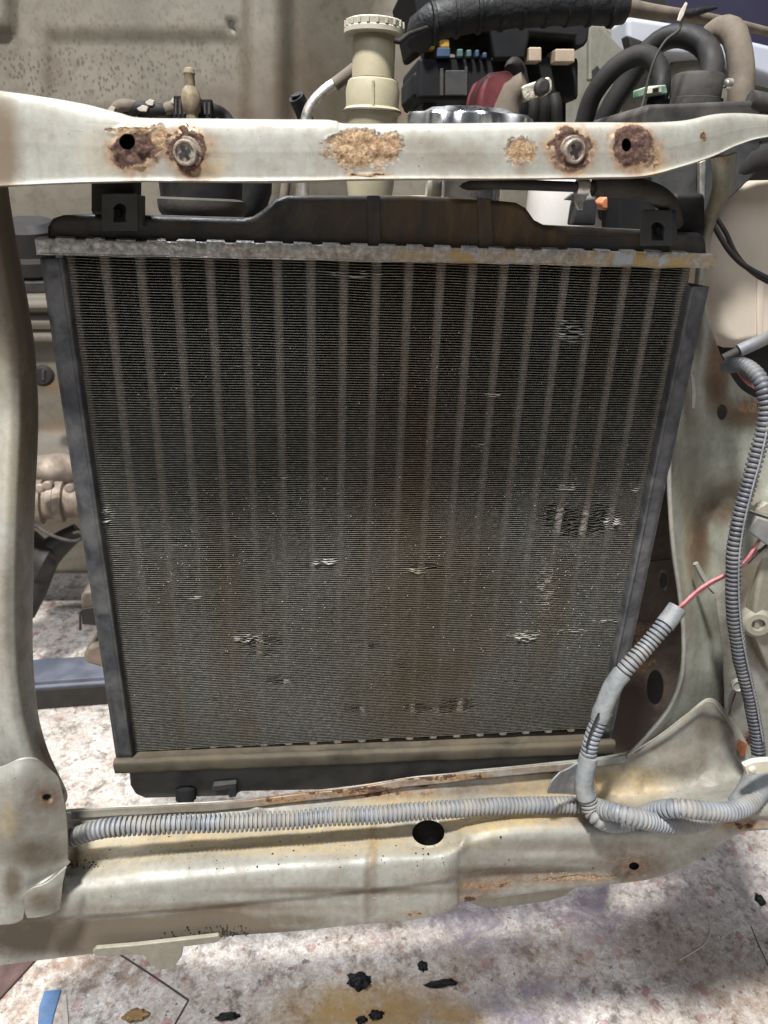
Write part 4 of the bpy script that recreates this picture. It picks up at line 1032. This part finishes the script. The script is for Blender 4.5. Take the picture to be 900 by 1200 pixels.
for k in range(20):
    a = 2 * math.pi * k / 20; c = B0 + Vector((math.cos(a) * 33 * sc, math.sin(a) * 33 * sc, 0))
    if math.sin(a) > .3: continue
    box('cap_rib', (c.x - .0008, c.y - .0012, B0.z + bz(34.5)), (c.x + .0008, c.y + .0012, B0.z + bz(26.5)), M['cream_cap'], cb, .0003)
boxpx('bottle_rib', 436, 93, 439, 128, .16 - 33 * sc, .006, M['cream'], bt, .0006)
tube('cap_leash', path([(462, 47, .13), (468, 49, .13), (474, 44, .13), (480, 40, .14), (500, 33, .16)]), .0016, M['rubber'], bt, 8)
# pipe stub and small pipes left of the bottle
pp = thing('metal_pipe', 'bent grey metal pipe leading up to the cream bottle neck', 'pipe', P(358, 215, .22))
tube('pipe', path([(356, 230, .22), (357, 160, .22), (360, 134, .22), (368, 119, .22), (382, 105, .22), (400, 93, .22), (416, 80, .22)]), .0042, M['steel'], pp, 12)
tube('sleeve', path([(392, 99, .2195), (404, 90, .2195), (418, 79, .2195)]), .0047, M['rubber_tan'], pp, 12)
rs = thing('rubber_stub', 'short open black rubber hose end beside the bent metal pipe', 'hose', P(352, 200, .24))
tube('stub', path([(347, 113, .24), (354, 128, .245), (360, 150, .25), (362, 205, .25)]), .0065, M['rubber'], rs, 14)
lathe('bore', P(346.8, 112.6, .2395), (-.25, -.25, .95), [(.0042, 0), (.0042, .0008)], M['dark'], rs, 14)
for i, (x, lab) in enumerate(((334, 'left'), (352, 'right'))):
    q = thing('bracket_pipe', ('thin bent tan pipe left under the crossbar middle', 'thin bent tan pipe right under the crossbar middle')[i], 'pipe', P(x, 250, .26), 'thin pipes under the crossbar')
    tube('pipe', path([(x + 8, 190, .26), (x + 3, 206, .26), (x, 222, .26), (x - 4, 260, .26)]), .004, M['rubber_tan'], q, 10)

# intake cylinder seen below the crossbar
ic = thing('rubber_bellows', 'wide black rubber cylinder with a tan rim under the crossbar bolt', 'cylinder', P(237, 250, .03))
ib = P(237, 238, .055); isc = (P(287, 238, .055) - P(187, 238, .055)).length / 100
lathe('sleeve', ib, (0, 0, 1), [(47 * isc, 0), (48 * isc, .008), (49 * isc, .028)], M['rubber'], ic, 48)
lathe('rim', ib, (0, 0, 1), [(40 * isc, -.0085), (47 * isc, -.0075), (50.5 * isc, -.005), (51.5 * isc, -.001), (51.5 * isc, .0015), (48 * isc, .0025), (46 * isc, .003)], M['rubber_grey'], ic, 48)
bh = thing('bent_hose', 'dark hose bending behind the rubber cylinder', 'hose', P(285, 245, .12))
tube('hose', path([(262, 258, .12), (284, 250, .12), (296, 232, .12), (298, 210, .12), (298, 180, .12)]), .012, M['rubber'], bh, 16)

# debris and fitting behind the bar, left
ft = thing('brass_fitting', 'small brass bleed fitting behind the crossbar left end', 'fitting', P(226, 140, .42))
lathe('stem', P(226, 150, .42), (0, 0, 1), [(.006, 0), (.006, .012), (.009, .016), (.010, .026), (.008, .034), (.005, .037), (.005, .046), (.006, .048), (.005, .052), (.003, .053)], plain('dull_brass', (.17, .135, .085), .8, .4, 150), ft, 16)
db = thing('wiring_clump', 'low clump of black tubing behind the crossbar left end', 'wiring', P(200, 150, .45))
for k in range(6):
    x = 145 + k * 19; y = 128 + random.uniform(-4, 3)
    tube('tubing', path([(x - 16, 140, .45), (x - 6, y + 1, .44), (x + 8, y, .44), (x + 22, y + 6, .45), (x + 30, 145, .45)]), .006, M['rubber'] if k % 3 else M['rubber_tan'], db, 10)
for k, x in enumerate((203, 232)):
    boxpx('terminal', x, 112 + k * 4, x + 16, 140, .43, .012, M['black_box'], db, .001)
    for j in range(3): boxpx('terminal_slot', x + 2 + j * 5, 116 + k * 4, x + 4 + j * 5, 134, .4285, .004, M['rubber_grey'], db, .0003)
for (x, y, w) in ((126, 128, 9), (160, 127, 14), (170, 120, 11), (200, 118, 6)):
    polypx('paint_flake', [(x, y), (x + w * .5, y - 4), (x + w, y - 2), (x + w * .8, y + 4), (x + w * .2, y + 3)], .432, .003, M['cream_cap'], db, .0005)

# fuse box
fb = thing('fuse_box', 'black fuse box with lifted cover, yellow fuses and beige relays', 'fuse box', P(585, 140, .30))
FY = .28
boxpx('case', 490, 66, 679, 117, FY, .10, M['black_box'], fb, .004)
boxpx('case_end', 484, 84, 496, 114, FY + .01, .08, M['black_box'], fb, .003)
boxpx('case_window', 522, 82, 548, 112, FY - .002, .004, M['black_bracket'], fb, .001)
boxpx('case_rib', 516, 80, 520, 112, FY - .003, .005, M['rubber_grey'], fb, .0006)
boxpx('case_rib', 545, 78, 548, 112, FY - .003, .005, M['black_bracket'], fb, .0006)
boxpx('case_foot', 495, 114, 512, 150, FY + .02, .05, M['dark'], fb, .002)
boxpx('case_lower', 590, 116, 664, 170, FY + .02, .06, M['black_box'], fb, .002)
polypx('cover', [(478, -30), (494, -34), (700, -34), (692, 30), (690, 46), (686, 54), (676, 56), (674, 44), (622, 40), (616, 70), (580, 70), (574, 36), (540, 30), (520, 33), (502, 47), (494, 50)], FY - .012, .11, M['black_box'], fb, .003)
for (x0, y0, x1, y1, m, nm) in ((496, 45, 510, 58, 'yellow', 'yellow_fuse'), (515, 46, 527, 56, 'yellow', 'yellow_fuse'), (512, 55, 528, 67, 'blue', 'blue_fuse'), (536, 57, 543, 67, 'teal', 'teal_fuse'), (547, 58, 553, 67, 'teal', 'teal_fuse'), (557, 58, 562, 67, 'blue', 'blue_fuse'), (566, 61, 571, 68, 'blue', 'blue_fuse'), (577, 66, 582, 70, 'teal', 'teal_fuse')):
    boxpx(nm, x0, y0, x1, y1, FY - .006, .012, M[m], fb, .0012)
boxpx('fuse_socket', 497, 56, 511, 68, FY + .004, .02, M['dark'], fb, .001)
for (x0, y0, x1, y1) in ((620, 55, 635, 72), (651, 57, 674, 73)):
    boxpx('relay', x0, y0, x1, y1, FY - .014, .025, M['beige_relay'], fb, .0012)
# red terminal boot
bc = thing('battery_terminal', 'red battery terminal boot with a bare metal clamp beside the fuse box', 'terminal', P(590, 135, .22))
polypx('boot', [(560, 122), (563, 104), (570, 88), (576, 84), (596, 82), (604, 87), (606, 100), (592, 120), (588, 130), (562, 132)], .215, .05, M['red_plastic'], bc, .006)
tube('cable', path([(590, 150, .22), (594, 122, .22), (604, 102, .22), (616, 98, .215)]), [.013, .012, .011, .009], M['rubber_tan'], bc, 14)
polypx('clamp', [(611, 102), (616, 99), (634, 93), (644, 89), (647, 94), (648, 105), (641, 111), (634, 112), (618, 118), (614, 116)], .205, .014, M['foil'], bc, .003)
lathe('clamp_bolt', P(635, 102, .203), (.1, -1, .1), [(.006, -.004), (.006, .002), (.0035, .003)], M['dark'], bc, 12)
tube('cable_tail', path([(598, 84, .24), (602, 76, .25), (608, 82, .26), (612, 100, .26)]), .006, M['dark'], bc, 10)
lower = thing('cable_bundle', 'dark cables dropping behind the battery terminal', 'cables', P(640, 150, .27))
for k in range(4):
    tube('cable', path([(606 + k * 14, 112, .262), (612 + k * 13, 126, .26), (606 + k * 15, 150, .26), (606 + k * 16, 175, .26)]), .006, M['dark'] if k % 2 else M['rubber'], lower, 10)

# taped loom along the top
lm = thing('taped_loom', 'thick black taped cable loom across the top of the fuse box', 'cable loom', P(600, 20, .22))
tube('loom', path([(488, 52, .225), (492, 40, .22), (500, 30, .215), (520, 22, .21), (560, 14, .21), (620, 8, .21), (680, 6, .21), (732, 9, .212)]), [.010, .013, .0125, .0132, .0125, .0135, .0128, .0138, .0128, .0135, .0125, .013, .011], M['scrap'], lm, 18)
for k in range(9):
    x = 505 + k * 26
    y = np.interp(x, [500, 520, 560, 620, 680, 732], [30, 22, 14, 8, 6, 9])
    a, b = P(x, y, .21), P(x + 5, y - .6, .21)
    lathe('tape_turn', a, b - a, [(.0128, 0), (.0142, .0006), (.0143, .0030), (.0130, .0036)], M['scrap'], lm, 20)
tube('thin_cable', path([(730, 8, .212), (760, 13, .22), (800, 18, .23), (850, 26, .25), (920, 42, .28)]), [.006, .0045, .004, .0035, .003], M['rubber_tan'], lm, 10)
tube('cable_end', path([(792, 17, .228), (808, 16, .228), (825, 12, .228), (840, 9, .228)]), [.003, .0035, .0025, .0012], M['scrap'], lm, 8)

# canister and hoses
cn = thing('charcoal_canister', 'black vapour canister with a round port behind the crossbar right end', 'canister', P(810, 260, .09))
CY = .075
polypx('canister_body', [(757, 154), (757, 150), (888, 150), (892, 154), (890, 200), (826, 262), (770, 262)], CY, .10, M['black_bracket'], cn, .006)
polypx('canister_lid', [(753, 152), (754, 128), (762, 122), (888, 117), (894, 122), (896, 150)], CY - .004, .108, M['rubber_grey'], cn, .003)
pb = P(813, 121, CY + .03); psc = (P(841, 120, CY + .03) - P(787, 120, CY + .03)).length / 54
pt_ = lathe('port', pb, (0, 0, 1), [(30 * psc, -.002), (30 * psc, .002), (27 * psc, .0025), (27 * psc, .0145), (25 * psc, .0165), (15 * psc, .0165)], M['rubber_grey'], cn, 36)
lathe('nozzle', P(835, 97, CY + .03), (1, .1, .03), [(.0022, -.010), (.0022, .010), (.003, .010), (.003, .014)], M['steel'], cn, 12)
lathe('nozzle', P(885, 119, CY), (1, -.1, -.1), [(.006, -.004), (.006, .012), (.0075, .012), (.0075, .016)], M['rubber_grey'], cn, 14)
polypx('canister_strap', [(820, 190), (828, 186), (826, 240), (812, 244), (806, 240), (820, 236)], CY - .006, .004, M['steel'], cn, .0008)
h1 = thing('canister_hose', 'front black rubber hose arching down left of the canister', 'hose', P(690, 140, .14), 'hoses by the canister')
tube('hose', path([(768, 124, .105), (774, 105, .105), (773, 82, .11), (760, 66, .115), (744, 66, .12), (722, 78, .125), (704, 98, .13), (692, 118, .135), (684, 145, .14)]), .0064, M['rubber'], h1, 16)
h2 = thing('canister_hose', 'rear black rubber hose arching over to the canister port', 'hose', P(720, 140, .18), 'hoses by the canister')
tube('hose', path([(832, 98, .125), (835, 78, .13), (829, 58, .14), (812, 45, .15), (790, 42, .16), (768, 52, .17), (750, 72, .175), (732, 100, .18), (716, 125, .185), (706, 150, .19)]), .0078, M['rubber'], h2, 16)
h3 = thing('canister_hose', 'tan dusty hose looping down behind the canister', 'hose', P(868, 118, .15), 'hoses by the canister')
tube('hose', path([(830, 48, .18), (838, 38, .17), (850, 34, .16), (860, 40, .15), (866, 60, .145), (869, 85, .14), (868, 118, .135), (867, 140, .135)]), .0088, M['rubber_tan'], h3, 16)
gc = thing('hose_clip', 'green and white hose clip on the front canister hose', 'clip', P(770, 106, .098))
polypx('clip_band', [(757, 101), (781, 99), (783, 110), (757, 112)], .094, .020, M['green'], gc, .001)
polypx('clip_face', [(758, 103), (775, 100), (776, 108), (758, 110)], .0925, .0015, M['white_plastic'], gc, .0004)
polypx('clip_slot', [(765, 103.5), (772, 102.5), (772, 107.5), (765, 108.5)], .0920, .0015, M['dark'], gc, .0002)
tw_ = thing('wire_tie', 'thin upright wire with a flat pale tip above the canister', 'wire', P(750, 140, .085))
tube('strand', path([(748, 140, .085), (755, 115, .085), (760, 92, .085), (768, 68, .085), (780, 48, .085), (795, 36, .085), (798, 28, .085), (798, 20, .085)]), .0009, M['rubber_grey'], tw_, 8)
polypx('tip', [(794, 24), (797, 14), (804, 2), (806, 4), (801, 18), (797, 25)], .084, .001, M['straw'], tw_, .0002)

# fender ledge and inner panel, right rear
fd = thing('fender', 'pale bluish fender edge at the upper right behind the hoses', 'fender', P(830, 90, .55))
prism('fender_ledge', [P(735, 18, .50), P(800, 28, .50), P(960, 66, .50), P(960, 105, .50), P(900, 90, .50), P(830, 66, .50), P(735, 62, .50)], (0, .05, 0), M['fender'], fd, .006)
prism('inner_wing', [P(640, 30, .56), P(700, 24, .56), P(760, 60, .56), P(960, 80, .56), P(960, 330, .56), P(640, 330, .56)], (0, .02, 0), M['paint_brownish'], fd, .004)
prism('wing_trim', [P(735, 40, .485), P(765, 52, .485), P(780, 58, .485), P(740, 60, .485)], (0, .02, 0), M['dark'], fd, .004)
lathe('wing_bump', P(808, 112, .555), (0, -1, .1), [(.05, 0), (.046, .02), (.03, .035), (.01, .04)], M['paint_dusty'], fd, 24)
polypx('wing_bracket', [(690, 28), (705, 30), (735, 62), (750, 90), (690, 95)], .50, .01, M['paint_brownish'], fd, .003)
polypx('wing_slot', [(694, 82), (700, 76), (704, 82), (702, 108), (696, 110)], .498, .004, M['dark'], fd, .001)

# washer tank at the right
wt = thing('washer_tank', 'beige plastic washer tank at the right behind the apron', 'tank', P(870, 415, .13))
polypx('tank_body', [(822, 262), (838, 246), (846, 222), (862, 204), (890, 198), (985, 190), (985, 400), (890, 408), (856, 414), (838, 392), (826, 350)], .105, .16, M['cream_tank'], wt, .012)
polypx('moulded_rib', [(888, 330), (892, 322), (897, 322), (895, 395), (888, 396)], .103, .006, M['cream_tank'], wt, .002)
ah = thing('air_duct', 'black curved duct above the washer tank at the right edge', 'duct', P(890, 195, .09))
tube('duct', path([(846, 210, .085), (862, 196, .085), (885, 187, .085), (930, 182, .085)]), [.009, .012, .014, .015], M['rubber'], ah, 18)
wp = thing('grey_pipe', 'light grey sleeved pipe crossing below the washer tank', 'pipe', P(875, 408, .06))
tube('pipe', path([(848, 420, .060), (862, 413, .058), (876, 407, .056)]), .0032, M['rubber_grey'], wp, 10)
tube('sleeve', path([(866, 411, .0565), (890, 400, .054), (930, 380, .05)]), .0046, M['conduit'], wp, 12)
bw = thing('black_wires', 'pair of thin black wires in front of the washer tank', 'wires', P(850, 290, .07))
tube('wire', path([(832, 255, .07), (842, 274, .07), (858, 298, .07), (880, 316, .07), (925, 338, .07)]), .0019, M['rubber'], bw, 8)
tube('wire', path([(836, 250, .075), (850, 272, .075), (864, 300, .075), (886, 322, .075), (925, 342, .075)]), .0017, M['rubber'], bw, 8)
wg = thing('dark_recess_panel', 'dark greasy panel below the washer tank at the right edge', 'panel', P(880, 440, .14))
polypx('panel', [(820, 405), (985, 380), (985, 480), (830, 480)], .135, .01, M['dark'], wg, .002)

# bits seen between tank and crossbar on the right
wc = thing('white_can', 'off white container seen through the gap under the crossbar', 'container', P(655, 262, .20))
lathe('can', P(655, 300, .20), (0, 0, 1), [(.030, 0), (.032, .004), (.032, .055), (.028, .060), (.012, .062)], plain('white_can', (.62, .60, .57), .5, .08, 40), wc, 32)
oc_ = thing('orange_plug', 'orange connector hanging behind the mounting post', 'connector', P(714, 250, .08))
polypx('plug_body', [(703, 238), (708, 231), (722, 228), (726, 232), (724, 242), (714, 247), (706, 245)], .078, .012, M['orange'], oc_, .002)
tube('plug_tail', path([(716, 244, .084), (717, 256, .084), (720, 275, .084)]), .004, M['foil'], oc_, 10)
bx_ = thing('black_module', 'black box behind the right mounting clip', 'box', P(745, 262, .06))
boxpx('module', 725, 205, 764, 285, .06, .03, M['black_box'], bx_, .002)
fc = thing('pipe_fitting', 'small tan and white fitting under the crossbar middle', 'fitting', P(505, 232, .05))
lathe('fitting_body', P(523, 224, .045), (-1, 0, .04), [(.006, 0), (.0065, .002), (.0065, .010), (.005, .012)], M['white_plastic'], fc, 18)
polypx('fitting_plate', [(462, 229), (505, 229), (498, 236), (464, 234)], .06, .02, M['beige_relay'], fc, .001)

# ================================================================== LEFT GAP: greasy running gear
mo = thing('black_motor', 'black round motor housing behind the pillar, left of the radiator tank', 'motor', P(50, 300, .35))
lathe('housing', P(44, 318, .36), (0, -.2, 1), [(.030, 0), (.034, .004), (.034, .016), (.030, .020), (.030, .042), (.022, .048)], M['rubber'], mo, 28)
lathe('motor_rim', P(44, 321, .36), (0, -.2, 1), [(.031, -.010), (.035, -.007), (.035, .001), (.031, .003)], M['rubber_grey'], mo, 28)
gr_ = thing('wall_grommet', 'round rubber grommet in the bay wall left of the radiator', 'grommet', P(51, 440, .66))
lathe('flange', P(51, 440, .70), (.1, -1, .1), [(.016, 0), (.016, .006), (.012, .010), (.006, .010)], M['rubber'], gr_, 20)
boxpx('slot', 49, 434, 52, 446, .688, .004, M['rubber_grey'], gr_, .0005)
ds = thing('drive_housing', 'oily cast alloy drive housing left of the radiator', 'housing', P(70, 610, .48))
lathe('housing', P(32, 588, .50), (1, .1, -.05), [(.030, -.06), (.030, .02), (.024, .022), (.024, .034), (.028, .036), (.028, .046), (.022, .048), (.022, .09), (.026, .094), (.026, .16)], M['oil_alloy'], ds, 32)
lathe('upper_casing', P(50, 555, .54), (1, .2, 0), [(.024, -.08), (.026, .0), (.028, .03), (.020, .05), (.024, .12)], M['oil_alloy'], ds, 28)
for k, x in enumerate((47, 56, 82)):
    lathe('stud', P(x, 572 - (k % 2) * 3, .455), (.1, -1, .3), [(.006, -.01), (.006, .004), (.004, .005)], M['oil_alloy'], ds, 10)
gw = thing('gear_linkage', 'thin wire linkage looping below the alloy housing', 'linkage', P(80, 630, .46))
tube('rod', path([(40, 615, .47), (58, 626, .46), (74, 632, .46), (88, 634, .46), (96, 630, .46), (94, 624, .46), (86, 625, .46)]), .0022, M['rubber_grey'], gw, 8)
wh = thing('rubber_boot', 'black greasy rubber boot low at the left behind the pillar', 'boot', P(45, 660, .50))
lathe('boot', P(28, 650, .52), (.9, 0, -.5), [(.034, -.06), (.040, -.04), (.034, -.02), (.037, 0), (.030, .02), (.032, .03), (.022, .045)], M['dark'], wh, 28)
tube('skirt', path([(92, 622, .54), (66, 640, .53), (48, 660, .52), (38, 690, .51), (28, 720, .50)]), [.012, .018, .022, .02, .015], M['dark'], wh, 14)
sb = thing('stabiliser_bracket', 'cast bracket poking out left of the radiator side plate', 'bracket', P(112, 760, .16))
polypx('upper_lug', [(94, 700), (98, 694), (130, 690), (130, 735), (106, 734), (96, 731)], .17, .03, M['oil_alloy'], sb, .003)
polypx('lug_recess', [(95, 714), (108, 712), (130, 712), (130, 734), (96, 732)], .168, .004, M['dark'], sb, .001)
polypx('lower_lug', [(96, 770), (102, 760), (116, 755), (122, 740), (140, 738), (140, 786), (118, 783), (100, 778)], .17, .03, M['oil_alloy'], sb, .004)
tube('pin', path([(94, 716, .168), (94, 738, .168)]), .0012, M['rubber_grey'], sb, 6)
# lift beam lying on the floor
lb = thing('lift_beam', 'blue grey steel lift beam lying on the floor behind the radiator', 'steel beam', PZ(85, 830, ZF))
A, B = PZ(-60, 838, ZF), PZ(420, 802, ZF)
def beam_pt(t, up, back): return A + (B - A) * t + Vector((0, back, up))
prism('beam', [beam_pt(0, 0, 0), beam_pt(1, 0, 0), beam_pt(1, .038, 0), beam_pt(0, .038, 0)], (0, .07, 0), M['blue_steel'], lb, .004)
prism('beam_shade_plate', [beam_pt(0, .002, -.004), beam_pt(1, .002, -.004), beam_pt(1, .034, -.004), beam_pt(0, .034, -.004)], (0, .003, 0), M['dark'], lb, .0008)  # dark plate added over the front face to paint its shade
prism('rail_edge', [beam_pt(0, .038, .004), beam_pt(1, .038, .004), beam_pt(1, .044, .004), beam_pt(0, .044, .004)], (0, .012, 0), M['blue_steel'], lb, .001)

# ================================================================== LITTER ON THE FLOOR
def flake(name, pts, h, mat, label, cat, bev=.001):
    o = prism(name, [PZ(x, y, ZF + .0006) for x, y in pts], (0, 0, h), mat, None, bev)
    tag(o, label, cat)
    return o
def lump(name, px, py, rx, ry, h, mat, label, cat, seed):
    c = PZ(px, py, ZF); a = (PZ(px + rx, py, ZF) - c).length; b = (PZ(px, py + ry, ZF) - c).length
    bm = bmesh.new(); bmesh.ops.create_icosphere(bm, subdivisions=4, radius=1)
    for v in bm.verts:
        n = mnoise.noise(v.co * 1.9 + Vector((seed, 0, 0))) * .55 + mnoise.noise(v.co * 5 + Vector((0, seed, 0))) * .30 + mnoise.noise(v.co * 11) * .12
        v.co *= 1 + n
        v.co = Vector((v.co.x * a, v.co.y * b, max(v.co.z, -.55) * h + h * .55))
    me = bpy.data.meshes.new(name); bm.to_mesh(me); bm.free(); me.materials.append(mat)
    me.polygons.foreach_set('use_smooth', [True] * len(me.polygons))
    o = bpy.data.objects.new(name, me); link(o, None, c); tag(o, label, cat); return o
flake('tape_scrap', [(52, 1162), (72, 1160), (64, 1188), (60, 1204), (44, 1206), (46, 1180)], .0012, M['blue_tape'], 'scrap of blue tape on the floor at the lower left', 'tape')
flake('cardboard_sliver', [(73, 1168), (78, 1166), (81, 1206), (74, 1206)], .002, M['straw'], 'narrow cardboard sliver beside the blue tape', 'cardboard', .0004)
lump('rubber_lump', 420, 1151, 13, 9, .003, M['scrap'], 'largest black rubber lump above the yellow stain', 'scrap', 3)
lump('rubber_lump', 441, 1190, 8, 5, .002, M['scrap'], 'black lump on the yellow stain at the bottom edge', 'scrap', 9)
lump('rubber_lump', 424, 1196, 6, 4, .002, M['scrap'], 'small black lump left on the yellow stain at the bottom edge', 'scrap', 12)
lump('rubber_lump', 516, 1154, 18, 4, .002, M['scrap'], 'long dark rubber strip right of the largest lump', 'scrap', 15)
lump('rubber_lump', 495, 1133, 5, 6, .002, M['scrap'], 'small grey dark lump above the long rubber strip', 'scrap', 21)
lump('rubber_lump', 268, 1192, 12, 4, .002, M['scrap'], 'black rubber sliver left of centre at the bottom edge', 'scrap', 31)
lump('rubber_lump', 890, 1056, 4, 5, .004, M['scrap'], 'tiny black crumb near the right edge', 'scrap', 41)
lump('dirt_lump', 160, 1190, 13, 7, .002, M['leaf'], 'brown dirt lump beside the cardboard sliver', 'dirt', 51)
st_ = tube('pale_straw', [PZ(x, y, ZF + .0015) for x, y in ((830, 1072), (833, 1090), (826, 1106), (812, 1116), (797, 1125))], .0008, M['straw'], None, 6)
tag(st_, 'thin pale straw curled on the floor at the lower right', 'straw')
flake('rust_plate', [(-60, 1110), (48, 1120), (0, 1172), (-60, 1215)], .003, M['rust_plate'], 'dark rusty flat plate on the floor at the lower left corner', 'plate')
